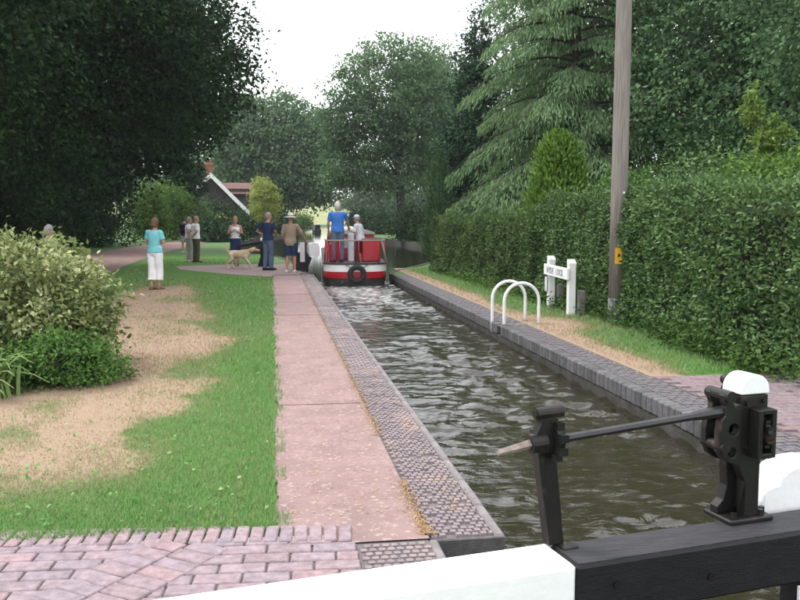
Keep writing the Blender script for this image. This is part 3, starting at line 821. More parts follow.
def paddle_stand():
    base = G(739, 517, BZ)
    r = empty('paddle_gear', tuple(base + Vector((0, 0, 0.001))))
    tag(r, 'black cast iron paddle stand with white arched cap on the gate beam', 'paddle gear')
    def L(a, b, z): return base + U * a * 0.96 + TO * b + Vector((0, 0, z * 1.085 + 0.001))
    ra = math.atan2(U.y, U.x)
    def bxp(name, m, a, b, z, da, db, dz, bev=0.006, parent=None):
        mb = MB(); mb.bbox(L(a, b, z), (da, db, dz), bev, ra); return wb(mb, name, m, r, parent)
    plate = bxp('base_plate', 'black_iron', -0.005, 0.0, 0.011, 0.22, 0.17, 0.022)
    for a, b in ((-0.085, -0.06), (0.06, 0.055), (0.09, 0.03), (-0.085, 0.06)):
        mb = MB(); cyl(mb, L(a, b, 0.022), L(a, b, 0.042), 0.014, 6); wb(mb, 'bolt', 'black_iron', r, plate)
    # column: flared foot, narrow shaft, wide head
    prof = [(-0.115, 0.022), (0.062, 0.022), (0.05, 0.06), (0.05, 0.235), (0.078, 0.262), (0.078, 0.492), (-0.072, 0.492), (-0.075, 0.21), (-0.068, 0.13), (-0.085, 0.075), (-0.115, 0.05)]
    mb = MB(); mb.prism([L(a, -0.05, z) for a, z in prof], TO * 0.045); wb(mb, 'column', 'black_iron', r)
    prof2 = [(-0.075, 0.022), (0.062, 0.022), (0.048, 0.05), (0.048, 0.235), (0.076, 0.262), (0.076, 0.488), (-0.066, 0.488), (-0.066, 0.22), (-0.03, 0.16), (-0.03, 0.022)]
    mb = MB(); mb.prism([L(a, 0.012, z) for a, z in prof2], TO * 0.045); wb(mb, 'column', 'black_iron', r)
    bxp('rack', 'black_iron', 0.0, 0.003, 0.25, 0.045, 0.016, 0.45, 0.002)
    # white arched cap
    cap = [(-0.07, 0.493)] + [(0.003 + 0.073 * math.cos(t), 0.508 + 0.058 * math.sin(t)) for t in [math.pi * k / 12 for k in range(12, -1, -1)]] + [(0.076, 0.493)]
    mb = MB(); mb.prism([L(a, -0.052, z) for a, z in cap], TO * 0.115); o = wb(mb, 'cap', 'white_gate', r); o['label'] = 'white painted arched cap'
    # gear housing with an open window and the cog inside
    for nm, a, z, da, dz in (('housing', -0.012, 0.35, 0.022, 0.2), ('housing', 0.058, 0.35, 0.022, 0.2), ('housing', 0.023, 0.434, 0.0525, 0.022), ('housing', 0.023, 0.266, 0.0525, 0.022)):
        bxp(nm, 'black_iron', a, 0.089, z, da, 0.062, dz, 0.004)
    mb = MB(); cyl(mb, L(0.012, 0.085, 0.35), L(0.036, 0.085, 0.35), 0.05, 18)
    for k in range(12):
        t = 2 * math.pi * k / 12
        c = L(0.024, 0.085 + 0.054 * math.cos(t), 0.35 + 0.054 * math.sin(t)); mb.box(c, (0.024, 0.012, 0.012), ra)
    wb(mb, 'cog', 'black_iron', r)
    for a, b, z in ((-0.035, 0.058, 0.46), (-0.035, 0.058, 0.29), (0.05, 0.058, 0.465)):
        mb = MB(); cyl(mb, L(a, b - 0.002, z), L(a, b + 0.01, z), 0.011, 6); wb(mb, 'bolt', 'black_iron', r)
    # bracket on the near side that carries the rod: plate with holes, two ears with rollers
    ax, az = U, Vector((0, 0, 1))
    out = [(-0.066, 0.225), (-0.066, 0.455), (-0.082, 0.462), (-0.10, 0.452), (-0.112, 0.47), (-0.108, 0.495), (-0.122, 0.512), (-0.148, 0.512), (-0.162, 0.495), (-0.156, 0.472), (-0.146, 0.455), (-0.15, 0.42), (-0.172, 0.40), (-0.178, 0.36), (-0.176, 0.30), (-0.158, 0.262), (-0.12, 0.238)]
    h1 = circ(L(-0.104, 0.03, 0.365), 0.024, ax, az); h2 = circ(L(-0.108, 0.03, 0.277), 0.02, ax, az)
    holed_plate('bracket', [L(a, 0.03, z) for a, z in out], [h1, h2], TO * 0.035, 'black_iron', r)
    holed_plate('bracket', [L(a, -0.05, z) for a, z in out], [circ(L(-0.104, -0.05, 0.365), 0.022, ax, az), circ(L(-0.108, -0.05, 0.277), 0.02, ax, az)], TO * 0.03, 'black_iron', r)
    for a, z, rr in ((-0.135, 0.492, 0.024), (-0.152, 0.302, 0.022)):
        mb = MB(); cyl(mb, L(a, -0.058, z), L(a, 0.08, z), rr, 14); wb(mb, 'roller', 'black_iron', r)
    mb = MB(); cyl(mb, L(-0.03, -0.075, 0.49), L(-0.03, -0.045, 0.53), 0.022, 12); mb.sphere(L(-0.032, -0.075, 0.528), 0.024); wb(mb, 'pawl', 'black_iron', r, None, True)
    # the outrigger post at the other end of the rod
    q0 = G(558, 545, BZ); yv = q0.y
    def Q(px, py, b=0.0):
        d = ray(px, py); t = (q0 - Vector((0, 0, H))).dot(NV) / Vector(d).dot(NV); return Vector((0, 0, H)) + Vector(d) * t + TO * b
    p = empty('rod_support', tuple(q0 + Vector((0, 0, 0.001))))
    tag(p, 'leaning black iron post carrying the near end of the paddle rod', 'rod support')
    mb = MB()
    mb.prism([Q(546, 544, -0.03), Q(561.5, 542, -0.03), Q(552, 428, -0.03), Q(533, 430, -0.03)], TO * 0.05); wb(mb, 'post', 'black_iron', p)
    mb = MB(); mb.bbox(Q(563, 543.5, 0.04), (0.07, 0.045, 0.016), 0.004, ra); wb(mb, 'foot', 'black_iron', p)
    mb = MB(); mb.prism([Q(530, 450, 0.022), Q(556, 447, 0.022), Q(560, 432, 0.022), Q(550, 420, 0.022), Q(549, 408, 0.022), Q(533, 408, 0.022), Q(533, 420, 0.022), Q(527, 434, 0.022)], TO * 0.04); wb(mb, 'bracket', 'black_iron', p)
    mb = MB(); cyl(mb, Q(530, 411.5, 0.045), Q(556, 408, 0.045), 0.023, 14); cyl(mb, Q(528.5, 412, 0.045), Q(534, 411, 0.045), 0.017, 10); wb(mb, 'roller', 'black_iron', p)
    mb = MB(); cyl(mb, Q(524, 441, 0.045), Q(539, 438.5, 0.045), 0.036, 16); wb(mb, 'bush', 'black_iron', p)
    mb = MB(); cyl(mb, Q(546, 437, 0.045), Q(551, 436, 0.045), 0.062, 16)
    for k in range(8):
        t = 2 * math.pi * k / 8 + 0.3; c = Q(549, 436.5, 0.045) + Vector((0, 0, 1)) * 0.066 * math.sin(t) + TO * 0.066 * math.cos(t); mb.box(c, (0.03, 0.028, 0.028), ra)
    wb(mb, 'ratchet', 'black_iron', p)
    # the rod between them, its square spindle end and the thicker socket end
    e1 = L(-0.12, 0.03, 0.432); e0 = Q(541, 438.5, 0.045)
    rod = empty('winding_rod', tuple(e0)); tag(rod, 'long black iron rod running from the leaning post to the paddle stand', 'rod')
    dd = (e1 - e0)
    mb = MB(); cyl(mb, e0, e0 + dd * 0.80, 0.0165, 8); wb(mb, 'shaft', 'black_paint', rod)
    mb = MB(); mb.tube([e0 + dd * 0.79, e0 + dd * 0.84, e0 + dd * 0.99], [0.0165, 0.022, 0.024], 8); wb(mb, 'socket', 'black_paint', rod)
    s1 = Q(524, 441.2, 0.045); s2 = Q(489, 447.5, 0.075)
    mb = MB(); mb.tube([s1 + (s1 - s2) * 0.2, s1, s2], [0.02, 0.019, 0.0115], 4); wb(mb, 'spindle', 'rust_iron', rod)
paddle_stand()
for o in list(COL.objects):                       # soften the cast edges of the gear
    if o.parent and o.parent.name.split('.')[0] in ('paddle_gear', 'rod_support') and o.name.split('.')[0] in ('column', 'bracket', 'cap', 'post'):
        q = o.modifiers.new('bevel', 'BEVEL'); q.width = 0.004; q.segments = 2; q.limit_method = 'ANGLE'; q.angle_limit = rad(50)

# ---------------------------------------------------------------- far top gate
def top_gate():
    r = empty('lock_gate', (1.0, 26.4, 0)); tag(r, 'open top lock gate with fat white beam end beside the man in the hat', 'lock gate')
    prof = [(-0.16, -0.21), (0.16, -0.21), (0.2, -0.1), (0.2, 0.1), (0.16, 0.2), (0.06, 0.24), (-0.06, 0.24), (-0.16, 0.2), (-0.19, 0.1), (-0.19, -0.1)]
    def beam(y0, y1, name, m, g=0.0):
        b = MB(); b.prism([(1.26 + x * 0.82 * (1 + g), y0, 0.66 + z * 0.9 * (1 + g)) for x, z in prof], (-0.05, y1 - y0, 0)); return wb(b, name, m, r)
    o = beam(25.75, 26.15, 'beam_end', 'white_gate', 0.03); o['label'] = 'white rounded beam end'
    beam(26.151, 29.2, 'balance_beam', 'black_timber')
    b = MB(); b.box((0.90, 25.85, 0.60), (0.14, 0.05, 0.6), 0.15); wb(b, 'side_plate', 'white_paint', r)
    b = MB(); b.prism([(0.70, 26.0, 0.0), (1.02, 26.0, 0.0), (1.2, 26.0, 0.40), (1.0, 26.0, 0.62), (0.62, 26.0, 0.55), (0.60, 26.0, 0.25)], (0, 0.35, 0)); wb(b, 'gear_box', 'black_iron', r)
    b = MB(); b.box((0.70, 26.2, 0.55), (0.16, 0.16, 1.1)); wb(b, 'paddle_post', 'black_timber', r)
    b = MB(); cyl(b, (0.72, 26.0, 0.5), (0.72, 25.9, 0.5), 0.06, 12); wb(b, 'cog', 'black_iron', r)
    b = MB(); b.box((1.14, 30.2, -0.9), (0.16, 2.0, 2.2)); wb(b, 'gate_leaf', 'black_timber', r)
    r2 = empty('paddle_stand', (-0.29, 28.5, 0.02)); tag(r2, 'black paddle post with white top behind the man in the navy shirt', 'paddle gear')
    b = MB(); b.prism([(-0.50, 28.4, 0.026), (-0.05, 28.4, 0.026), (-0.12, 28.4, 0.3), (-0.12, 28.4, 0.86), (-0.40, 28.4, 0.86), (-0.40, 28.4, 0.35)], (0, 0.24, 0)); wb(b, 'post', 'black_timber', r2)
    b = MB(); b.bbox((-0.26, 28.52, 0.92), (0.3, 0.27, 0.11), 0.03); wb(b, 'cap', 'white_gate', r2)
    b = MB(); b.prism([(-0.13, 28.38, 0.1), (-0.02, 28.38, 0.12), (-0.06, 28.38, 0.5), (-0.12, 28.38, 0.6)], (0, 0.018, 0)); wb(b, 'plate', 'white_paint', r2)
    b = MB(); b.box((-0.80, 28.75, 0.74), (0.8, 0.11, 0.10), 0.0, Matrix.Rotation(rad(-9), 4, 'Y') ); o = wb(b, 'arm', 'black_timber', r2)
top_gate()

# ---------------------------------------------------------------- ladder hoops, name board, pole
def hoop(y, xl, xr, zl, label):
    r = xr - xl
    pts = [(xl, y, zl)] + [(xl, y, z) for z in (0.05, 0.2, 0.34)]
    cz = 0.375; R_ = r / 2
    pts += [((xl + xr) / 2 + R_ * math.cos(t), y, cz + R_ * math.sin(t) * 1.0) for t in [math.pi * k / 14 for k in range(14, -1, -1)]]
    pts += [(xr, y, z) for z in (0.3, 0.15, -0.03)]
    root = empty('ladder_hoop', ((xl + xr) / 2, y, 0)); tag(root, label, 'handrail', 'white hoops over the lock ladder')
    b = MB(); b.tube(pts, 0.026, 10); wb(b, 'rail', 'white_paint', root, None, True)
    for x in ((xl, xr) if zl > -0.1 else (xr,)):
        b = MB(); b.tube([(x, y, 0.004), (x, y, 0.02)], 0.05, 10); wb(b, 'foot_plate', 'rust_iron', root)
hoop(12.90, 3.44, 3.98, -0.16, 'farther white tube hoop whose foot reaches over the lock edge')
hoop(12.42, 3.50, 4.05, 0.0, 'nearer white tube hoop standing on the coping')
lad = empty('ladder', (3.45, 12.55, -0.2)); tag(lad, 'iron lock ladder in its slot below the white hoops', 'ladder')
for y in (12.40, 12.60):
    b = MB(); b.box((3.50, y, -0.5), (0.03, 0.03, 0.7)); wb(b, 'stile', 'rust_iron', lad)
for z in (-0.2, -0.45):
    b = MB(); cyl(b, (3.5, 12.39, z), (3.5, 12.61, z), 0.012, 8); wb(b, 'rung', 'rust_iron', lad)

def text_mesh(txt, size, depth):
    c = bpy.data.curves.new('t', 'FONT'); c.body = txt; c.size = size; c.extrude = depth; c.align_x = 'CENTER'; c.align_y = 'CENTER'
    o = bpy.data.objects.new('t', c); COL.objects.link(o); bpy.context.view_layer.update()
    me = bpy.data.meshes.new_from_object(o.evaluated_get(bpy.context.evaluated_depsgraph_get()))
    bpy.data.objects.remove(o); return me
def name_board():
    pL = Vector((4.99, 14.62, 0)); pR = Vector((4.90, 13.33, 0))
    d = (pR - pL).normalized(); n = Vector((d.y, -d.x, 0)) * 1.0     # towards the canal
    if n.x > 0: n = -n
    a = math.atan2(d.y, d.x)
    r = empty('name_board', tuple((pL + pR) / 2)); tag(r, 'white wooden lock name board on two posts by the hedge', 'sign')
    for p in (pL, pR):
        b = MB(); w = 0.085
        c = p + Vector((0, 0, 0.42)); b.bbox(c, (0.125, 0.125, 0.88), 0.01, a)
        # slanted top
        pts = [p + d * sx * 0.0625 + n * 0.0625 + Vector((0, 0, z)) for sx, z in ((-1, 0.861), (1, 0.861), (1, 0.90), (-1, 0.96))]
        b.prism(pts, n * -0.125); wb(b, 'post', 'white_paint', r)
    b = MB(); c = (pL + pR) / 2 + n * 0.088 + Vector((0, 0, 0.72)); b.bbox(c, (1.52, 0.045, 0.19), 0.006, a); board = wb(b, 'board', 'white_paint', r)
    # readable from the canal: text x runs along d, up is z, facing n
    M = Matrix(((d.x, 0, n.x, 0), (d.y, 0, n.y, 0), (d.z, 1, n.z, 0), (0, 0, 0, 1)))
    for k, ch in enumerate('HYDE LOCK'):
        if ch == ' ': continue
        o = link('letter', text_mesh(ch, 0.15, 0.004), 'letter_grey', board)
        o.matrix_local = Matrix.Translation(c + n * 0.026 + d * (k - 4) * 0.118 - r.location) @ M
    b = MB(); b.bbox(pL + n * 0.085 + Vector((0, 0, 0.45)) - d * 0.02, (0.13, 0.02, 0.26), 0.004, a); wb(b, 'notice', 'cloth_palegrey', r)
    for p in (pL, pR):
        s = MB(); s.bbox(p - n * 0.15 + d * 0.06 + Vector((0, 0, 0.2)), (0.13, 0.12, 0.5), 0.01, a); wb(s, 'back_stake', 'grey_timber', r)
name_board()

def pole():
    b0 = G(616, 325); r = empty('telegraph_pole', tuple(b0)); tag(r, 'tall weathered wooden telegraph pole in front of the hedge', 'pole')
    b = MB(); pts = [(0, 0, z) for z in (0.42, 2, 4, 6, 8.5)]; b.tube(pts, [0.128, 0.124, 0.118, 0.112, 0.105], 16); b.build('shaft', 'pole_wood', r, True)
    b = MB(); b.tube([(0, 0, -0.1), (0, 0, 0.42)], [0.134, 0.1285], 16); b.build('tarred_foot', 'pole_tar', r, True)
    b = MB(); b.bbox((-0.035, -0.126, 1.07), (0.11, 0.012, 0.24), 0.003, rad(-14)); o = b.build('plate', 'orange_plate', r); o['label'] = 'orange warning plate'
    b = MB(); b.prism([(-0.065, -0.136, 1.06), (-0.005, -0.136, 1.06), (-0.035, -0.136, 1.115)], (0, 0.003, 0)); b.build('symbol', 'cloth_blackcloth', o)
    b = MB(); b.bbox((0.02, -0.128, 2.02), (0.03, 0.01, 0.035), 0.002); b.build('tag', 'white_paint', r)
    b = MB(); cyl(b, (-0.05, -0.12, 0.8), (-0.05, -0.135, 0.8), 0.012, 8); b.build('nail', 'rust_iron', r)
pole()

# ---------------------------------------------------------------- narrowboat
def narrowboat():
    wz = WATER_Z; cx, sy = 2.26, 22.95
    r = empty('narrowboat', (cx, sy, wz), rad(-3.0)); tag(r, 'red and white narrowboat leaving the lock, seen from its stern', 'boat')
    def outline(hw, y0, Lr=0.75, n=10, fwd=15.0, p=2.6):
        """half-rounded stern, long parallel sides, pointed bow"""
        pts = []
        for i in range(n + 1):
            t = i / n; x = hw * math.cos((1 - t) * math.pi / 2) ** (2 / p) if t > 0 else 0.0
            y = y0 + Lr * (1 - math.sin((1 - t) * math.pi / 2) ** (2 / p))
            pts.append((x, y))
        pts += [(hw, 4), (hw, 8), (hw, fwd - 3), (hw * 0.75, fwd - 1.3), (0.05, fwd)]
        return pts + [(-x, y) for x, y in pts[::-1][:-1]]
    def band(name, m, z0, z1, hw0, hw1, y0, y1):
        a = outline(hw0, y0); c = outline(hw1, y1)
        b = MB(); b.rings([[(x, y, z0) for x, y in a], [(x, y, z1) for x, y in c]]); return b.build(name, m, r)
    band('hull', 'boat_black', -0.4, 0.225, 0.82, 0.86, 0.10, 0.03)
    o = band('hull_band', 'boat_red', 0.226, 0.405, 0.875, 0.885, 0.0, -0.01); o['label'] = 'red painted hull band'
    o = band('hull_band', 'white_paint', 0.406, 0.60, 0.885, 0.885, -0.01, -0.01); o['label'] = 'white painted hull band'
    band('rubbing_strake', 'boat_black', 0.601, 0.635, 0.905, 0.905, -0.03, -0.03)
    band('deck', 'boat_deck', 0.636, 0.645, 0.86, 0.86, 0.02, 0.02)
    # stern rail
    dz = 0.645
    def bar(name, m, pts, rr): b = MB(); b.tube(pts, rr, 8); return b.build(name, m, r, True)
    top = dz + 0.62
    bar('top_rail', 'rope', [(-0.82, 0.55, top), (-0.80, 0.18, top), (-0.7, 0.12, top), (0.7, 0.12, top), (0.80, 0.18, top), (0.82, 0.55, top)], 0.02)
    for x, y in ((-0.78, 0.16), (-0.62, 0.13), (-0.44, 0.12), (0.08, 0.12), (0.62, 0.13)):
        bar('rail_post', 'boat_red', [(x, y, dz), (x, y, top)], 0.021)
    bar('rail_post', 'boat_red', [(0.85, 0.55, dz), (0.82, 0.55, top)], 0.021); bar('rail_post', 'boat_red', [(-0.85, 0.55, dz), (-0.82, 0.55, top)], 0.021)
    bar('rail_strut', 'rope', [(0.86, 0.2, dz), (0.72, 0.14, top)], 0.022)
    bar('side_rail', 'boat_red', [(-0.82, 0.55, top), (-0.84, 1.6, top)], 0.018); bar('side_rail', 'boat_red', [(0.82, 0.55, top), (0.84, 1.6, top)], 0.018)
    # engine box, tiller, locker
    b = MB(); b.bbox((-0.10, 0.95, dz + 0.40), (0.17, 0.3, 0.80), 0.02); b.build('control_box', 'cloth_palegrey', r)
    bar('tiller', 'boat_black', [(0.0, 0.1, dz), (0.0, 0.12, dz + 0.62), (0.02, 0.75, dz + 0.72)], 0.02)
    b = MB(); b.bbox((0.47, 0.98, dz + 0.31), (0.52, 0.5, 0.62), 0.03); lk = b.build('locker', 'boat_red', r)
    b = MB(); b.bbox((0.47, 0.98, dz + 0.64), (0.56, 0.54, 0.03), 0.01); b.build('locker_lid', 'boat_deck', r, False).parent = lk
    b = MB(); b.bbox((-0.62, 0.98, dz + 0.26), (0.2, 0.6, 0.52), 0.03); b.build('locker', 'boat_red', r)
    # cabin
    y0, y1 = 1.75, 12.2; h = 0.86
    prof = [(-0.70, 0.0), (0.70, 0.0), (0.61, h - 0.1), (0.62, h - 0.02), (0.3, h + 0.02), (-0.3, h + 0.02), (-0.62, h - 0.02), (-0.61, h - 0.1)]
    b = MB(); b.prism([(x, y0, dz + z) for x, z in prof[:3] + prof[7:]], (0, y1 - y0, 0)); cab = b.build('cabin', 'boat_red', r)
    rp = [(-0.645, h - 0.10), (0.645, h - 0.10), (0.62, h - 0.04), (0.35, h + 0.02), (-0.35, h + 0.02), (-0.62, h - 0.04)]
    b = MB(); b.prism([(x, y0 - 0.06, dz + z + 0.003) for x, z in rp], (0, y1 - y0 + 0.12, 0)); b.build('cabin_roof', 'roof_cream', r)
    for s in (-1, 1):
        b = MB(); b.bbox((s * 0.2, y0 - 0.015, dz + 0.38), (0.36, 0.024, 0.7), 0.006); d = b.build('cabin_door', 'boat_red', r)
        b = MB(); b.bbox((s * 0.2, y0 - 0.032, dz + 0.5), (0.22, 0.012, 0.3), 0.004); b.build('door_panel', 'roof_cream', r, False).parent = d
        for k in range(6):
            b = MB(); b.bbox((s * 0.655, 3.0 + 1.5 * k, dz + 0.42), (0.03, 0.7, 0.36), 0.006, 0, Matrix.Rotation(-s * 0.125, 4, 'Y')); b.build('window', 'glass_dark', r)
    # tyre fender on two ropes
    b = MB(); R_, q = 0.19, 0.072; rings = []
    for i in range(24):
        t = 2 * math.pi * i / 24
        rings.append([((R_ + q * math.cos(s)) * math.cos(t) + 0.02, -0.12 + q * 0.9 * math.sin(s), 0.35 + (R_ + q * math.cos(s)) * math.sin(t)) for s in [2 * math.pi * k / 10 for k in range(10)]])
    b.rings(rings + [rings[0]], False); b.build('tyre_fender', 'rubber', r, True)
    for s in (-1, 1): bar('fender_rope', 'boat_black', [(0.02 + s * 0.16, -0.1, 0.52), (0.02 + s * 0.36, -0.04, 0.64)], 0.012)
    b = MB(); cyl(b, (-0.38, 0.07, 0.13), (-0.38, -0.02, 0.13), 0.05, 12); b.build('exhaust', 'boat_black', r)
narrowboat()

def far_boat():
    c = G(318.0, 232.5, WATER_Z); r = empty('moored_boat', tuple(c)); r.scale = (0.62, 0.8, 0.72); tag(r, 'small dark boat far off on the canal', 'boat')
    prof = [(-0.55, 0.0), (-0.75, 0.55), (0.75, 0.55), (0.55, 0.0)]
    b = MB(); b.prism([(x, 0, z - 0.1) for x, z in prof], (0, 9, 0)); b.build('hull', 'boat_black', r)
    b = MB(); b.prism([(-0.6, 0.6, 0.452), (0.6, 0.6, 0.452), (0.48, 0.6, 1.35), (-0.48, 0.6, 1.35)], (0, 6.5, 0)); b.build('cabin', 'boat_deck', r)
    b = MB(); b.bbox((0, 0.58, 0.95), (0.5, 0.03, 0.3), 0.005); b.build('window', 'glass_dark', r)
    b = MB(); b.bbox((0, 3.85, 1.38), (1.05, 6.7, 0.05), 0.01); b.build('roof', 'roof_cream', r)
far_boat()

# ---------------------------------------------------------------- people
def remeshed(name, mb, voxel, m, parent, smooth_it=4, ratio=0.45, fold=0.0):
    me = mb.mesh(name + '_raw'); o = bpy.data.objects.new('raw', me); COL.objects.link(o)
    q = o.modifiers.new('r', 'REMESH'); q.mode = 'VOXEL'; q.voxel_size = voxel
    q = o.modifiers.new('s', 'SMOOTH'); q.factor = 0.5; q.iterations = smooth_it
    if ratio < 1: q = o.modifiers.new('d', 'DECIMATE'); q.ratio = ratio
    bpy.context.view_layer.update()
    me2 = bpy.data.meshes.new_from_object(o.evaluated_get(bpy.context.evaluated_depsgraph_get()))
    bpy.data.objects.remove(o); bpy.data.meshes.remove(me); me2.name = name
    if fold > 0:
        nv = len(me2.vertices); co = np.empty(nv * 3, np.float32); no = np.empty(nv * 3, np.float32)
        me2.vertices.foreach_get('co', co); me2.vertex_normals.foreach_get('vector', no)
        co = co.reshape(-1, 3); no = no.reshape(-1, 3); sd = random.randrange(500)
        f = fbm(co[:, 0] * 7 + co[:, 1] * 6 + 2.5 * co[:, 2] + 20, co[:, 2] * 11 + co[:, 0] * 5 + 9, sd, 3) - 0.5
        co = co + no * (f * fold * 2)[:, None]; me2.vertices.foreach_set('co', co.reshape(-1)); me2.update()
    return link(name, me2, m, parent, True)
def ering(c, rx, ry, n=16, ax=(1, 0, 0), ay=(0, 1, 0)):
    c = Vector(c); ax = Vector(ax); ay = Vector(ay)
    return [c + ax * rx * math.cos(2 * math.pi * i / n) + ay * ry * math.sin(2 * math.pi * i / n) for i in range(n)]
def hem(mb, pts, rs, n=12):
    """sleeve or trouser leg: rounded start, open flat end"""
    P = [Vector(p) for p in pts]; d0 = (P[0] - P[1]).normalized() * rs[0] * 0.6
    mb.tube([P[0] + d0] + P, [rs[0] * 0.55] + list(rs), n)
def limb(mb, pts, rs, n=10):
    """tapered limb with rounded ends"""
    P = [Vector(p) for p in pts]
    d0 = (P[0] - P[1]).normalized() * rs[0] * 0.6; d1 = (P[-1] - P[-2]).normalized() * rs[-1] * 0.6
    mb.tube([P[0] + d0] + P + [P[-1] + d1], [rs[0] * 0.55] + list(rs) + [rs[-1] * 0.55], n)
def mix(a, b, t): return Vector(a).lerp(Vector(b), t)
TORSO = [(0.84, 0.150, 0.110), (0.90, 0.172, 0.125), (0.98, 0.168, 0.122), (1.08, 0.148, 0.108), (1.18, 0.155, 0.112), (1.30, 0.172, 0.118), (1.39, 0.168, 0.108), (1.445, 0.125, 0.085), (1.475, 0.07, 0.066)]

def person(label, loc, heading, height=1.75, arms=None, stance=0.10, stagger=0.03, top='white', bottom='jeans', sleeve=0.55, leg='long', shoes='shoe_dark', hair='hair_brown', hairlen=0, hat=None,
           female=False, extra=None, head_turn=0.0, untucked=0.86, lean=0.0, vest=False):
    r = empty('person', loc, -heading); s = height / 1.75; r.scale = (s, s, s)
    tag(r, label, 'person')
    hipw = 1.06 if female else 1.0; shw = 0.90 if female else 1.0
    def T(z): return lean * max(0.0, z - 0.95)            # forward lean of the upper body
    if arms is None: arms = {}
    A = {}
    for sd in (-1, 1):
        sh = Vector((sd * 0.185 * shw, T(1.42), 1.415))
        el, wr = arms.get(sd, ((sd * 0.245, -0.02, 1.13), (sd * 0.25, 0.07, 0.88)))
        A[sd] = (sh, Vector(el), Vector(wr))
    Lg = {}
    for sd in (-1, 1):
        st = stagger * sd
        Lg[sd] = (Vector((sd * 0.088, 0, 0.90)), Vector((sd * (0.088 + stance) / 2 + sd * 0.005, 0.02 + st * 0.5, 0.49)), Vector((sd * stance, -0.02 + st, 0.085)))
    # ---- the body, one continuous surface
    b = MB()
    b.rings([ering((0, T(z), z), rx * 0.96 * (hipw if z < 1 else shw), ry * 0.96) for z, rx, ry in TORSO])
    b.rings([ering((0, T(z) + 0.012 * k, z), q, q * 1.05) for k, (z, q) in enumerate(((1.42, 0.066), (1.48, 0.058), (1.53, 0.054), (1.58, 0.055)))])
    ht = Matrix.Rotation(head_turn, 3, 'Z'); hc = Vector((0, T(1.6) + 0.03, 1.632))
    def hp(x, y, z): return hc + ht @ Vector((x, y, z))
    hx, hy = ht @ Vector((1, 0, 0)), ht @ Vector((0, 1, 0))
    b.rings([ering(hp(0, dy, z), rx, ry, 16, hx, hy) for z, rx, ry, dy in ((-0.118, 0.03, 0.035, 0.035), (-0.105, 0.045, 0.055, 0.03), (-0.07, 0.058, 0.075, 0.018), (-0.02, 0.070, 0.090, 0.006), (0.03, 0.075, 0.097, 0.0), (0.07, 0.070, 0.090, -0.004), (0.1, 0.05, 0.065, -0.006), (0.116, 0.02, 0.028, -0.006))])
    limb(b, [hp(0, 0.088, 0.012), hp(0, 0.108, -0.03)], [0.011, 0.017], 8)
    for sd in (-1, 1):
        b.rings([ering(hp(sd * 0.072, -0.005, z), 0.011, q, 8, hx, hy) for z, q in ((-0.04, 0.008), (-0.02, 0.018), (0.01, 0.022), (0.022, 0.012))])
        sh, el, wr = A[sd]
        limb(b, [sh, mix(sh, el, 0.4), el, mix(el, wr, 0.35), wr], [0.054, 0.047, 0.038, 0.037, 0.027])
        # hand: palm, four fingers and a thumb off its side
        d = (wr - el).normalized(); side = d.cross(Vector((0, 0, 1)));
        side = side.normalized() if side.length > 0.1 else Vector((0, 1, 0))
        if abs(d.z) > 0.7: side = Vector((0, 1, 0)) - d * d.y; side.normalize()
        nrm = d.cross(side).normalized()
        if nrm.dot(Vector((sd, 0, 0))) > 0: nrm = -nrm            # palm side faces the body
        b.rings([ering(wr + d * t, w, 0.016, 10, side, nrm) for t, w in ((0.0, 0.026), (0.03, 0.036), (0.07, 0.041), (0.095, 0.036))])
        for k, (o, L) in enumerate(((-0.030, 0.062), (-0.010, 0.075), (0.010, 0.078), (0.030, 0.068))):
            p0 = wr + d * 0.085 + side * o; p1 = p0 + d * L * 0.5 + nrm * 0.012; p2 = p1 + d * L * 0.4 + nrm * 0.028
            limb(b, [p0, p1, p2], [0.0095, 0.009, 0.008], 6)
        t0 = wr + d * 0.03 + side * 0.03; limb(b, [t0, t0 + side * 0.03 + d * 0.03 + nrm * 0.008, t0 + side * 0.035 + d * 0.06 + nrm * 0.02], [0.013, 0.011, 0.009], 6)
        hp_, kn, an = Lg[sd]
        limb(b, [hp_, mix(hp_, kn, 0.5), kn, mix(kn, an, 0.3) + Vector((0, -0.012, 0)), mix(kn, an, 0.7), an], [0.088 * hipw, 0.075, 0.055, 0.056, 0.042, 0.036])
        b.rings([ering((an.x, an.y + y, z), w, h, 10, (1, 0, 0), (0, 0, 1)) for y, z, w, h in ((-0.055, 0.035, 0.026, 0.03), (0.0, 0.04, 0.036, 0.038), (0.08, 0.032, 0.042, 0.029), (0.14, 0.024, 0.042, 0.02), (0.18, 0.018, 0.03, 0.013))])
    remeshed('body', b, 0.0085, 'skin', r, 2, 0.13)
    # ---- face
    for sd in (-1, 1):
        e = MB(); e.sphere(hp(sd * 0.03, 0.083, 0.012), (0.0105, 0.009, 0.007), 8, 5); e.build('eye', 'eye_dark', r, True)
    e = MB(); e.rings([ering(hp(x, 0.090 - abs(x) * 0.25, -0.064), 0.004, 0.006, 6, hy, (0, 0, 1)) for x in (-0.024, -0.01, 0.01, 0.024)]); e.build('mouth', 'lip', r, True)
    # ---- clothes
    c = MB()
    g = 0.024
    zs = [z for z in TORSO if z[0] >= untucked - 0.03 and z[0] < 1.46]
    ringsl = [ering((0, T(z), z), (rx + g) * (hipw if z < 1 else shw), ry + g) for z, rx, ry in zs]
    ringsl.insert(0, ering((0, T(untucked), untucked), (zs[0][1] + g + 0.006) * hipw, zs[0][2] + g + 0.004))
    if vest: ringsl = ringsl[:-1]
    c.rings(ringsl)
    if female:
        for sd in (-1, 1): c.sphere((sd * 0.075, 0.085 + T(1.27), 1.265), (0.07, 0.06, 0.065), 12, 8)
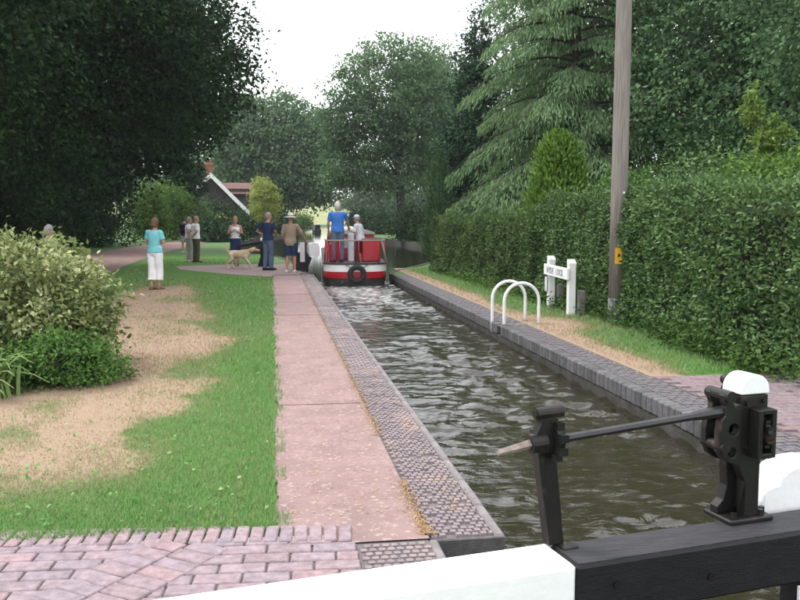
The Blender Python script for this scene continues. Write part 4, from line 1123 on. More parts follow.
    for sd in (-1, 1):
        sh, el, wr = A[sd]
        if vest: limb(c, [sh + Vector((-sd * 0.07, 0, 0.0)), sh + Vector((-sd * 0.085, 0, 0.035))], [0.05, 0.03]); continue
        e1 = mix(sh, el, min(1, sleeve * 1.25)) if sleeve <= 0.8 else el
        pts, rs = [sh + Vector((-sd * 0.045, 0, 0.0)), sh, e1], [0.06, 0.071, 0.064]
        if sleeve > 0.8: pts += [mix(el, wr, 0.9)]; rs += [0.044]
        hem(c, pts, rs)
    remeshed('shirt' if not vest else 'vest_top', c, 0.0125, 'cloth_' + top, r, 3, 0.3, 0.010)
    c = MB()
    zt = [z for z in TORSO if z[0] <= 1.09]
    c.rings([ering((0, T(z), z), (rx + 0.010) * hipw, ry + 0.010) for z, rx, ry in zt])
    if leg == 'skirt':
        c.rings([ering((0, 0.0, z), q, q2) for z, q, q2 in ((0.50, 0.205, 0.17), (0.62, 0.20, 0.165), (0.78, 0.192, 0.152), (0.92, 0.188, 0.14))])
    else:
        for sd in (-1, 1):
            hp_, kn, an = Lg[sd]
            if leg == 'long': hem(c, [hp_, mix(hp_, kn, 0.5), kn, mix(kn, an, 0.5), an + Vector((0, 0, -0.02))], [0.108 * hipw, 0.095, 0.078, 0.072, 0.066])
            elif leg == 'capri': hem(c, [hp_, mix(hp_, kn, 0.5), kn, mix(kn, an, 0.62)], [0.112 * hipw, 0.105, 0.096, 0.10])
            else: hem(c, [hp_, mix(hp_, kn, 0.5), mix(hp_, kn, 0.92)], [0.112, 0.108, 0.104])
    remeshed({'long': 'trousers', 'capri': 'trousers', 'short': 'shorts', 'skirt': 'skirt'}[leg], c, 0.0125, 'cloth_' + bottom, r, 3, 0.3, 0.010)
    for sd in (-1, 1):
        hp_, kn, an = Lg[sd]; c = MB()
        c.rings([ering((an.x, an.y + y, z), w, h, 12, (1, 0, 0), (0, 0, 1)) for y, z, w, h in ((-0.075, 0.045, 0.032, 0.042), (-0.04, 0.05, 0.045, 0.05), (0.02, 0.05, 0.047, 0.05), (0.09, 0.04, 0.05, 0.04), (0.16, 0.031, 0.048, 0.031), (0.205, 0.024, 0.032, 0.022))])
        c.build('shoe', 'cloth_' + shoes, r, True)
    # ---- hair / hat
    if hair:
        c = MB(); N, M_ = 20, 14; rr = []
        for i in range(M_ + 1):
            el_ = math.pi / 2 - (math.pi * 0.80) * i / M_
            ring = []
            for j in range(N):
                az = 2 * math.pi * j / N
                fx, fy = math.sin(az), math.cos(az)            # fy=1 is the face
                lim = 0.35 if fy > 0.35 else (-0.35 - 0.9 * (hairlen > 0) if fy < 0.0 else -0.1 - 0.5 * (hairlen > 0))
                e_ = max(el_, lim)
                q = 1.10 + 0.03 * math.sin(j * 3.1 + i * 1.7) + (0.06 if hairlen else 0)
                ring.append(hp(0.076 * q * math.cos(e_) * fx, 0.096 * q * math.cos(e_) * fy - 0.008, 0.118 * q * math.sin(e_) + 0.004))
            rr.append(ring)
        c.rings(rr)
        if hairlen > 0:
            c.rings([ering(hp(0, -0.045 - 0.02 * t, 0.04 - hairlen * t), 0.088 - 0.012 * t, 0.062, 14, hx, hy) for t in (0, 0.3, 0.6, 0.85, 1.0)])
            remeshed('hair', c, 0.011, hair, r, 2, 0.6, 0.02)
        else: c.build('hair', hair, r, True)
    if hat == 'sun':
        c = MB(); c.rings([ering(hp(0, -0.005, z), q, q * 1.12, 20, hx, hy) for z, q in ((0.045, 0.09), (0.09, 0.09), (0.15, 0.082), (0.168, 0.05))]); h = c.build('hat', 'cloth_straw', r, True)
        c = MB(); c.rings([ering(hp(0, -0.005, z), q, q * 1.08, 24, hx, hy) for z, q in ((0.044, 0.09), (0.022, 0.205), (0.029, 0.208), (0.056, 0.092))]); c.build('brim', 'cloth_straw', r, True).parent = h
        c = MB(); c.rings([ering(hp(0, -0.005, z), q, q * 1.12, 20, hx, hy) for z, q in ((0.052, 0.0925), (0.082, 0.0925))]); c.build('hat_band', 'cloth_olive', r, True).parent = h
    if hat == 'cap':
        c = MB(); c.rings([ering(hp(0, -0.005, z), q, q * 1.15, 20, hx, hy) for z, q in ((0.03, 0.085), (0.07, 0.084), (0.11, 0.065), (0.13, 0.03))]); h = c.build('cap', 'cloth_palegrey', r, True)
        c = MB(); c.prism([hp(x, y, 0.035) for x, y in ((-0.07, 0.07), (0.07, 0.07), (0.06, 0.13), (0.03, 0.16), (-0.03, 0.16), (-0.06, 0.13))], (0, 0, 0.008)); c.build('peak', 'cloth_palegrey', r).parent = h
    if extra: extra(r, A)
    return r
DEG = rad
AK = lambda sd: ((sd * 0.36, -0.12, 1.17), (sd * 0.19, 0.09, 1.02))       # hand on hip
FOLD = lambda sd: ((sd * 0.25, 0.02, 1.14), (-sd * 0.02, 0.20, 1.16 + 0.03 * sd))
BACK = lambda sd: ((sd * 0.27, -0.10, 1.14), (sd * 0.06, -0.17, 0.98))
CHEST = lambda sd: ((sd * 0.245, 0.04, 1.15), (sd * 0.06, 0.24, 1.24))
person('woman in turquoise top and white cropped trousers standing on the lawn', tuple(G(156, 290.5) + Vector((0, 0, 0.012))), DEG(28), 1.63, {-1: FOLD(-1), 1: FOLD(1)}, 0.07, 0.05, 'turquoise', 'white', 0.55, 'capri', 'sandal', 'hair_brown', 0.13, female=True, untucked=0.92)
person('bald man in white shirt and dark trousers on the lawn by the drive', tuple(G(196.5, 263) + Vector((0, 0, 0.012))), DEG(62), 1.70, {-1: BACK(-1), 1: BACK(1)}, 0.09, 0.03, 'white', 'olive', 0.6, 'long', 'shoe_dark', None, untucked=0.9)
person('man in stone trousers half hidden behind the bald man', tuple(G(189.5, 262) + Vector((0, 0, 0.012))), DEG(70), 1.66, {-1: FOLD(-1), 1: AK(1)}, 0.09, 0.03, 'palegrey', 'stone', 0.55, 'long', 'shoe_white', 'hair_grey', untucked=0.9)
def rucksack(r, A):
    b = MB(); b.bbox((0, -0.21, 1.22), (0.28, 0.16, 0.42), 0.05); b.build('rucksack', 'cloth_blackcloth', r)
person('distant person in dark blue with a black rucksack on the drive', tuple(G(185, 253.5) + Vector((0, 0, 0.014))), DEG(20), 1.66, None, 0.09, 0.06, 'blueshirt', 'stone', 0.55, 'short', 'shoe_white', 'hair_dark', extra=rucksack)
def paper(r, A):
    b = MB(); b.bbox((0.0, 0.33, 1.27), (0.16, 0.012, 0.11), 0.002, 0, Matrix.Rotation(rad(-35), 4, 'X')); b.build('leaflet', 'cloth_paper', r)
person('woman in white vest and navy skirt facing the camera behind the dog', tuple(G(236, 266.5) + Vector((0, 0, 0.024))), DEG(186), 1.66, {-1: CHEST(-1), 1: CHEST(1)}, 0.07, 0.02, 'white', 'navy', 0.3, 'skirt', 'sandal', 'hair_blond', 0.10, female=True, untucked=0.98, vest=True, extra=paper)
person('man in navy shirt and jeans with a hand on his hip', tuple(G(268.5, 271) + Vector((0, 0, 0.024))), DEG(48), 1.79, {-1: AK(-1), 1: ((0.23, 0.10, 1.16), (0.10, 0.24, 1.05))}, 0.085, 0.05, 'navy', 'jeans', 0.6, 'long', 'shoe_dark', 'hair_grey', head_turn=DEG(-25), untucked=0.9)
person('man in straw hat, khaki shirt and navy shorts reaching for the gate beam', tuple(G(291, 273.3) + Vector((0, 0, 0.012))), DEG(18), 1.74, {1: ((0.33, 0.08, 1.16), (0.40, 0.27, 0.94)), -1: ((-0.25, 0.0, 1.13), (-0.20, 0.14, 0.92))}, 0.11, 0.04, 'khaki', 'navy', 0.7, 'short', 'shoe_white', 'hair_grey', hat='sun', untucked=0.82)
DZ = WATER_Z + 0.647
person('person with white hair, blue T-shirt and jeans steering the boat', (1.80, 23.45, DZ), DEG(3), 1.68, {1: ((0.30, 0.16, 1.18), (0.33, 0.34, 1.02)), -1: ((-0.27, 0.04, 1.13), (-0.26, 0.16, 0.92))}, 0.12, 0.03, 'royal', 'jeans', 0.6, 'long', 'shoe_dark', 'hair_white', 0.06, untucked=0.88)
person('person in pale shirt, cap and black shorts on the boat deck', (2.50, 23.95, DZ - 0.20), DEG(-62), 1.52, {-1: ((-0.23, 0.14, 1.18), (-0.14, 0.36, 1.02)), 1: ((0.24, 0.12, 1.18), (0.12, 0.34, 1.05))}, 0.085, 0.04, 'palegrey', 'blackcloth', 0.75, 'short', 'shoe_dark', 'hair_grey', hat='cap', untucked=0.84, lean=0.18)
person('grey haired person whose head shows above the variegated shrub', tuple(D(47.5, 231, 16.5).xy) + (0.012,), DEG(40), 1.50, None, 0.08, 0.03, 'grey', 'navy', 0.7, 'long', 'shoe_dark', 'hair_grey', 0.04, female=True)

# ---------------------------------------------------------------- dog
def dog():
    p0 = G(240, 269.3); r = empty('dog', (p0.x, p0.y, 0.026), rad(-8)); tag(r, 'golden labrador dog with raised tail walking across the brick apron', 'dog')
    b = MB()                                            # local x is forward
    ay, az = (0, 1, 0), (0, 0, 1)
    b.rings([ering((x, 0, z), w, h, 16, ay, az) for x, z, w, h in ((-0.36, 0.47, 0.06, 0.06), (-0.30, 0.47, 0.10, 0.11), (-0.18, 0.47, 0.105, 0.12), (-0.05, 0.465, 0.10, 0.115), (0.08, 0.455, 0.115, 0.145), (0.20, 0.455, 0.12, 0.16), (0.29, 0.47, 0.095, 0.13), (0.34, 0.50, 0.05, 0.07))])
    limb(b, [(0.22, 0, 0.50), (0.34, 0, 0.57), (0.43, 0, 0.60)], [0.105, 0.082, 0.07])
    limb(b, [(0.42, 0, 0.61), (0.50, 0, 0.605)], [0.082, 0.072]); limb(b, [(0.51, 0, 0.59), (0.62, 0, 0.575)], [0.048, 0.038])
    for s in (-1, 1):
        b.rings([ering((0.43 + x, s * y, z), 0.016, q, 8, ay, (1, 0, 0)) for x, y, z, q in ((0.0, 0.070, 0.655, 0.02), (0.0, 0.085, 0.62, 0.036), (0.01, 0.09, 0.58, 0.032), (0.015, 0.086, 0.545, 0.012))])
    for s, fx in ((-1, 0.12), (1, -0.05)):              # fore legs, mid stride
        limb(b, [(0.20, s * 0.075, 0.42), (0.19 + fx * 0.3, s * 0.08, 0.30), (0.21 + fx, s * 0.08, 0.16), (0.215 + fx * 1.2, s * 0.08, 0.03)], [0.07, 0.045, 0.034, 0.03]); limb(b, [(0.215 + fx * 1.2, s * 0.08, 0.022), (0.27 + fx * 1.2, s * 0.08, 0.018)], [0.032, 0.026])
    for s, fx in ((-1, -0.06), (1, 0.09)):              # hind legs: stifle forward, hock back
        limb(b, [(-0.28, s * 0.075, 0.45), (-0.20 + fx * 0.4, s * 0.085, 0.31), (-0.34 + fx, s * 0.08, 0.17), (-0.31 + fx, s * 0.08, 0.03)], [0.10, 0.065, 0.034, 0.03]); limb(b, [(-0.31 + fx, s * 0.08, 0.022), (-0.25 + fx, s * 0.08, 0.018)], [0.032, 0.026])
    limb(b, [(-0.35, 0, 0.52), (-0.42, 0, 0.58), (-0.445, 0, 0.68), (-0.42, 0, 0.80)], [0.036, 0.036, 0.034, 0.02])
    remeshed('body', b, 0.011, 'dog_fur', r, 3, 0.6)
    e = MB(); e.sphere((0.655, 0, 0.59), (0.018, 0.022, 0.017)); e.build('nose', 'dog_nose', r, True)
    for s in (-1, 1):
        e = MB(); e.sphere((0.53, s * 0.052, 0.635), 0.012); e.build('eye', 'eye_dark', r, True)
    b = MB(); b.rings([ering((0.33 + t * 0.02, 0, 0.56 - t * 0.01), 0.090, 0.094, 14, ay, Vector((-0.5, 0, 0.86))) for t in (0, 1)]); b.build('collar', 'cloth_blackcloth', r)
dog()

# ---------------------------------------------------------------- house by the canal
def house():
    Y = 80.0
    r = empty('house', (-6, Y, 0)); tag(r, 'brown tiled cottage with white bargeboard, chimney and dormers behind the trees', 'house')
    apex = D(211, 174, Y); foot = D(249, 211, Y); xl = apex.x - (foot.x - apex.x); zb = foot.z
    dep = 11.0
    b = MB(); b.prism([(xl, Y, 0), (foot.x, Y, 0), (foot.x, Y, zb), (apex.x, Y, apex.z - 0.25), (xl, Y, zb)], (0, dep, 0)); wb(b, 'wall', 'house_dark', r)
    for s, ex in ((1, foot.x), (-1, xl)):
        d = Vector((ex - apex.x, 0, zb - apex.z)); e = Vector((apex.x, 0, apex.z)) + d * 1.05
        b = MB(); b.prism([(apex.x, Y - 0.5, apex.z), (e.x, Y - 0.5, e.z), (e.x, Y - 0.5, e.z - 0.2), (apex.x, Y - 0.5, apex.z - 0.2)], (0, dep + 1, 0)); roof = wb(b, 'roof', 'roof_tile', r)
        q = Vector((-d.z, 0, d.x)).normalized() * (0.12 if s > 0 else -0.12)
        b = MB(); b.prism([(apex.x, Y - 0.58, apex.z + 0.12), (e.x, Y - 0.58, e.z + 0.06), (e.x, Y - 0.58, e.z - 0.42), (apex.x, Y - 0.58, apex.z - 0.36)], (0, 0.075, 0)); wb(b, 'bargeboard', 'white_paint', r, roof)
    c = D(208.5, 163, Y)
    b = MB(); b.box((c.x - 0.1, Y + 0.7, (c.z + apex.z - 1.2) / 2), (0.85, 0.7, c.z - apex.z + 1.2)); ch = wb(b, 'chimney', 'house_brick', r)
    b = MB(); b.bbox((c.x - 0.1, Y + 0.7, c.z - 0.12), (1.0, 0.85, 0.2), 0.03); wb(b, 'chimney_cap', 'house_brick', r, ch)
    for x in (-0.3, 0.15):
        b = MB(); b.tube([(c.x + x, Y + 0.7, c.z - 0.02), (c.x + x, Y + 0.7, c.z + 0.35)], [0.13, 0.1], 10); wb(b, 'chimney_pot', 'house_brick', r, ch)
    # two dormers on the right-hand slope
    for k, (y0, x0, x1) in enumerate(((Y + 2.2, apex.x + 0.6, foot.x + 0.25), (Y + 6.6, apex.x + 1.2, foot.x + 1.0))):
        zt = 3.9 if k == 0 else 3.6
        b = MB(); b.box(((x0 + x1) / 2, y0 + 1.2, 1.9 + (zt - 1.2) / 2 - 0.5), (x1 - x0, 2.4, zt - 0.6)); dm = wb(b, 'dormer', 'house_dark', r)
        b = MB(); b.prism([(x0 - 0.3, y0 - 0.25, zt), (x0 - 0.3, y0 + 1.2, zt + 1.1), (x0 - 0.3, y0 + 2.65, zt)], (x1 - x0 + 0.6, 0, 0)); wb(b, 'dormer_roof', 'roof_tile', r, dm)
        b = MB(); b.bbox((x1 + 0.02, y0 + 1.2, zt - 0.8), (0.06, 1.3, 0.9), 0.02); wb(b, 'window', 'glass_dark', r, dm)
        b = MB(); b.bbox(((x0 + x1) / 2 + 0.6, y0 - 0.02, zt - 0.8), (0.7, 0.06, 0.8), 0.02); wb(b, 'window', 'glass_dark', r, dm)
    for x in (-6.9, -5.3, -4.0):
        b = MB(); b.bbox((x, Y - 0.02, 1.45), (0.95, 0.09, 0.9), 0.015); w = wb(b, 'window', 'white_paint', r)
        for sx in (-0.22, 0.22):
            b = MB(); b.bbox((x + sx, Y - 0.065, 1.45), (0.36, 0.02, 0.74), 0.004); wb(b, 'pane', 'glass_dark', r, w)
    b = MB(); b.bbox((-2.9, Y - 0.02, 1.0), (0.9, 0.08, 2.0), 0.015); wb(b, 'door', 'house_brick', r)
house()

# ---------------------------------------------------------------- vegetation
def rdir(rng, n):
    v = rng.normal(0, 1, (n, 3)); return unit(v)
def crown_leaves(rng, ells, ncl, per, cr, L, W, droop=0.35, inner=0.35, flat=0.55):
    """leaf clumps spread through a union of ellipsoids, denser near the outside"""
    ells = np.array(ells, float)
    vol = ells[:, 3] * ells[:, 4] * ells[:, 5]; pick = rng.choice(len(ells), ncl, p=vol / vol.sum())
    E = ells[pick]; d = rdir(rng, ncl); rr = inner + (1 - inner) * rng.random(ncl) ** 0.6
    rr *= 0.86 + 0.28 * fbm(d[:, 0] * 2.2 + pick * 3.1 + 7, d[:, 1] * 2.2 + d[:, 2] * 1.7 + 3, 17, 3)
    C = E[:, :3] + d * E[:, 3:6] * rr[:, None]
    n = ncl * per; ci = np.repeat(np.arange(ncl), per)
    szs = rng.uniform(0.6, 1.35, ncl)[ci] * cr
    off = rng.normal(0, 1, (n, 3)) * np.array([0.55, 0.55, 0.55 * flat]) * szs[:, None]
    off[:, 2] -= 0.18 * (off[:, 0] ** 2 + off[:, 1] ** 2) / np.maximum(szs, .01)
    P = C[ci] + off
    out = unit(P - E[ci][:, :3])
    A = out * 0.6 + rng.normal(0, 0.7, (n, 3)); A[:, 2] -= droop
    N = rng.normal(0, 0.55, (n, 3)); N[:, 2] += 0.9; N += out * 0.4
    l = L * rng.uniform(0.6, 1.3, n); w = W * rng.uniform(0.7, 1.2, n)
    lv = np.clip(0.45 + rng.normal(0, 0.16, n) + np.repeat(rng.normal(0, 0.17, ncl), per), 0, 1)
    return leafquads(P, A, N, l, w), lv, C
def limbs(mb, base, top, r0, targets, rng, n=7):
    base = Vector(base); top = Vector(top)
    tr = [base.lerp(top, t) + Vector((rng.normal(0, .06), rng.normal(0, .06), 0)) * (t > 0) * r0 * 3 for t in np.linspace(0, 1, 6)]
    mb.tube([base - Vector((0, 0, 0.15))] + tr[0:1] + tr[1:], [r0 * 1.5, r0 * 1.25] + [r0 * (1 - 0.8 * t) for t in np.linspace(0.15, 1, 5)], 9)
    for c in targets:
        t = rng.uniform(0.35, 0.9); s = base.lerp(top, t); c = Vector(c); m = s.lerp(c, 0.5) + Vector((0, 0, 0.25 * (c - s).length * rng.uniform(0.1, 0.5)))
        q = r0 * 0.42 * (1.1 - t)
        mb.tube([s, s.lerp(m, 0.5) + Vector((0, 0, 0.1)), m, c], [q, q * 0.75, q * 0.5, q * 0.15], 5)
def tree(name, label, base, ells, ncl, per, cr, L, W, leaf, seed, r0=0.3, cat='tree', group=None, droop=0.35, inner=0.35, nl=14, trunk_top=None):
    rng = np.random.default_rng(seed)
    r = empty(name, (base[0], base[1], 0)); tag(r, label, cat, group)
    V, lv, C = crown_leaves(rng, ells, ncl, per, cr, L, W, droop, inner)
    V[..., 0] -= base[0]; V[..., 1] -= base[1]
    V = V[(V[:, :, 2].min(axis=1) > 0.02)] if False else V
    quads('crown', V, leaf, r, lv)
    e = ells[0]; tt = trunk_top or (e[0], e[1], e[2] + e[5] * 0.4)
    mb = MB(); limbs(mb, (0, 0, 0), (tt[0] - base[0], tt[1] - base[1], tt[2]), r0, [(c[0] - base[0], c[1] - base[1], c[2]) for c in C[rng.choice(len(C), nl)]], rng)
    mb.build('trunk', 'bark', r, True)
    return r
def shrub(name, label, base, ells, ncl, per, cr, L, W, leaf, seed, cat='shrub', group=None, droop=0.1, inner=0.3, core=None):
    rng = np.random.default_rng(seed)
    r = empty(name, (base[0], base[1], 0)); tag(r, label, cat, group)
    V, lv, C = crown_leaves(rng, ells, ncl, per, cr, L, W, droop, inner, 0.8)
    z = V[:, :, 2].min(axis=1); V = V[z > 0.0]; lv = lv[z > 0.0]
    V[..., 0] -= base[0]; V[..., 1] -= base[1]
    quads('foliage', V, leaf, r, lv)
    mb = MB()
    for c in C[rng.choice(len(C), 10)]:
        c = Vector((c[0] - base[0], c[1] - base[1], max(c[2], 0.15))); mb.tube([(rng.normal(0, .05), rng.normal(0, .05), -0.05), c * 0.5 + Vector((0, 0, 0.1)), c], [0.025, 0.016, 0.006], 5)
    mb.build('stems', 'bark', r, True)
    return r

# --- big trees on the left
tree('broadleaf_tree', 'huge dark lime tree overhanging the drive at the left edge', (-10.2, 19.5), [(-8.6, 19.5, 8.0, 4.6, 5, 4.8), (-7.2, 18.5, 5.2, 2.3, 2.6, 2.4), (-9.3, 16.5, 4.4, 3.2, 2.6, 2.6)], 1250, 68, 0.66, 0.145, 0.10, 'leaf_lime_shaded', 101, 0.5)
tree('broadleaf_tree', 'tall dark tree whose crown hangs over the middle of the drive', (-10.6, 30.5), [(-7.2, 29, 9.8, 5.2, 5, 5.2), (-4.4, 28, 7.6, 3.3, 3.2, 3.0), (-7.8, 27.0, 4.9, 3.4, 3, 2.6), (-5.4, 29, 9.6, 3.0, 3, 3.0), (-3.0, 29, 6.7, 2.9, 2.8, 2.7)], 1350, 68, 0.74, 0.16, 0.11, 'leaf_lime_shaded', 102, 0.5)
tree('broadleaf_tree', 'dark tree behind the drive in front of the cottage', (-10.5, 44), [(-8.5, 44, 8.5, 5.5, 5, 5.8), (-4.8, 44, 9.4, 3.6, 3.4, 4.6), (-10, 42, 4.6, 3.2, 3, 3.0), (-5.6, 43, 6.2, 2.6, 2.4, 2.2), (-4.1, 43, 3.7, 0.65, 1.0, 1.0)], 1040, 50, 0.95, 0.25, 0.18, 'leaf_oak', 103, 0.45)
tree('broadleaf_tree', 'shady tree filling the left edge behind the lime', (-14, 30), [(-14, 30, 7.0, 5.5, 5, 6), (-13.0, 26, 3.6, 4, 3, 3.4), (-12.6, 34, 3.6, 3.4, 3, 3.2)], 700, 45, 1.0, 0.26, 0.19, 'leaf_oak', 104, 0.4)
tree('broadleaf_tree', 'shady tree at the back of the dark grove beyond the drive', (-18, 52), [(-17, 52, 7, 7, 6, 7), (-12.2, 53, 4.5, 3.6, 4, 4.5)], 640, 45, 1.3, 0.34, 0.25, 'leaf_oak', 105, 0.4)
shg = 'shrubs along the far side of the drive'
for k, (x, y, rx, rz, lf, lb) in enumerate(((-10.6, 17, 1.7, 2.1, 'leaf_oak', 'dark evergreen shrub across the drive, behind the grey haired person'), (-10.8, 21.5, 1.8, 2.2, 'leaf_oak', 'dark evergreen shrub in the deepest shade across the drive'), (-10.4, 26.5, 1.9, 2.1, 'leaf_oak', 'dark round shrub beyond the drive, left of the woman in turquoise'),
                                     (-10.3, 32.5, 2.1, 2.1, 'leaf_lime_shaded', 'dark bush under the trees where the drive begins to bend'), (-10.2, 40, 2.2, 2.1, 'leaf_lime_shaded', 'mid green bush under the trees at the bend of the drive'), (-9.9, 49.5, 2.3, 2.4, 'leaf_lime_shaded', 'dark bush closing the gap beyond the bend of the drive'), (-13.5, 56, 3.2, 2.6, 'leaf_oak', 'dark thicket behind the drive, left of the bright shrubs'))):
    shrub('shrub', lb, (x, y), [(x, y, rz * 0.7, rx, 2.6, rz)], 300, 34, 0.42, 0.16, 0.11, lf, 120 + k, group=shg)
for k, (px, py, Y, rx, rz, lf, lb) in enumerate(((150, 214, 60, 1.5, 2.2, 'leaf_bright', 'bright green tall shrub left of the couple on the lawn'), (172, 212, 64, 1.5, 2.3, 'leaf_bright', 'bright feathery shrub behind the man in the white shirt'), (193, 216, 68, 1.5, 1.8, 'leaf_far_hazy', 'rounded green shrub in front of the cottage wall'),
                                           (214, 215, 74, 1.7, 1.25, 'leaf_oak', 'clipped dark hedge bush arching along the cottage front'), (232, 222, 74, 1.4, 0.9, 'leaf_oak', 'clipped dark bush at the cottage corner'), (221, 228, 72, 0.9, 0.7, 'leaf_yellow', 'small pale shrub at the foot of the cottage hedge'), (206, 229, 72, 1.2, 0.6, 'leaf_hawthorn', 'low reddish green shrub below the cottage windows'))):
    c = D(px, py, Y); zc = max(c.z, rz * 0.6)
    shrub('shrub', lb, (c.x, Y), [(c.x, Y, zc, rx, 1.3, rz)], 170, 34, 0.5, 0.2, 0.13, lf, 140 + k, group='garden shrubs by the cottage')
c = D(195, 180, 66)
tree('broadleaf_tree', 'small dark tree in front of the cottage gable', (c.x - 0.3, 66), [(c.x, 66, c.z, 0.95, 0.9, 1.2), (c.x - 0.9, 66, c.z + 0.6, 1.2, 1.0, 1.3)], 130, 40, 0.42, 0.2, 0.14, 'leaf_oak', 161, 0.12, nl=8)
c = D(265, 200, 70)
tree('ornamental_tree', 'pale yellow green garden tree beside the cottage', (c.x, 70), [(c.x, 70, c.z - 0.3, 1.15, 1.1, 1.7), (c.x - 0.3, 70, c.z + 0.9, 0.7, 0.7, 1.1)], 160, 40, 0.4, 0.18, 0.1, 'leaf_yellow', 160, 0.1, nl=8)

# --- trees around the pound
tree('broadleaf_tree', 'rounded green tree on the lawn side bank far along the canal', (0.2, 101), [(1.2, 101, 9.4, 5.2, 5, 7.0), (5.6, 101, 8.4, 3.6, 3.4, 6.0), (-3.4, 101, 9.5, 4.2, 4, 7.0)], 1050, 42, 1.35, 0.42, 0.3, 'leaf_far_hazy', 171, 0.4)
tree('broadleaf_tree', 'open crowned tree leaning over the canal beyond the boat', (10.2, 66), [(9.6, 66, 11.2, 4.2, 4.2, 4.8), (6.8, 66, 8.0, 2.9, 2.8, 4.0), (12.8, 67, 9, 3.4, 3, 5), (9.0, 66, 5.4, 3.4, 2.6, 2.2), (5.7, 66, 9.8, 2.1, 2.2, 3.2), (5.4, 66, 6.2, 1.7, 2.0, 2.6)], 980, 42, 0.85, 0.27, 0.18, 'leaf_far_hazy', 172, 0.42, nl=26, trunk_top=(9.4, 66, 12))
tree('broadleaf_tree', 'thin pale tree on the far right bank behind the leaning tree', (15.5, 80), [(15.5, 80, 11, 4.8, 4, 7.5), (18.5, 80, 9, 4.0, 3.5, 7)], 560, 42, 1.1, 0.34, 0.22, 'leaf_pale', 173, 0.35, nl=22)
for k, (x, y, z, rx, rz) in enumerate(((20, 165, 6, 6, 6.5), (29, 160, 6.5, 7, 7), (40, 150, 7, 8, 8), (-6, 150, 7.5, 7, 8), (-17, 140, 8, 8, 9))):
    tree('broadleaf_tree', ['far tree at the end of the canal reach, right of the field', 'far broad tree behind the leaning tree trunk', 'far tree mass behind the dark conifer', 'far tree closing the view behind the cottage', 'far tall tree behind the cottage chimney'][k], (x, y), [(x, y, z, rx, 5, rz)], 300, 36, 1.9, 0.6, 0.45, 'leaf_far_hazy', 180 + k, 0.35, nl=8, group='far trees')
for k, (x, y, rx, rz, lb) in enumerate(((10.6, 43, 1.6, 1.5, 'dark bush on the right bank just past the hedge end'), (10.9, 50, 1.9, 1.7, 'dark bush on the right bank under the leaning tree'), (10.2, 58, 1.8, 1.5, 'farther dark bush overhanging the water on the right bank'), (8.4, 33.5, 1.3, 1.3, 'dark bush where the canal widens beyond the hedge'), (9.6, 37.5, 1.5, 1.6, 'tall dark bush below the dark conifer'))):
    shrub('shrub', lb, (x, y), [(x, y, rz * 0.75, rx, 2.0, rz)], 230, 36, 0.45, 0.17, 0.12, 'leaf_oak', 190 + k, group='bushes along the right bank')
for k, (x, y, rx, rz, lb) in enumerate(((-3.6, 60, 1.5, 0.9, 'low green growth on the lawn side bank behind the dog'), (-2.6, 72, 1.7, 1.2, 'bushy growth on the bank beside the pale yellow tree'), (0.2, 88, 2.2, 1.5, 'waterside bush under the rounded far tree'), (10.4, 84, 1.8, 1.4, 'waterside bush on the right bank behind the boat'), (11.0, 100, 2.2, 1.6, 'farther waterside bush on the right bank behind the boat'))):
    shrub('shrub', lb, (x, y), [(x, y, rz * 0.6, rx, 3.0, rz)], 190, 32, 0.55, 0.24, 0.16, 'leaf_oak', 300 + k, group='bushes along the far banks')
shrub('shrub', 'low bank growth at the far bend below the field', (3.4, 118), [(3.2, 118, 1.0, 2.4, 2, 1.1)], 120, 30, 0.7, 0.3, 0.2, 'leaf_bright', 199)

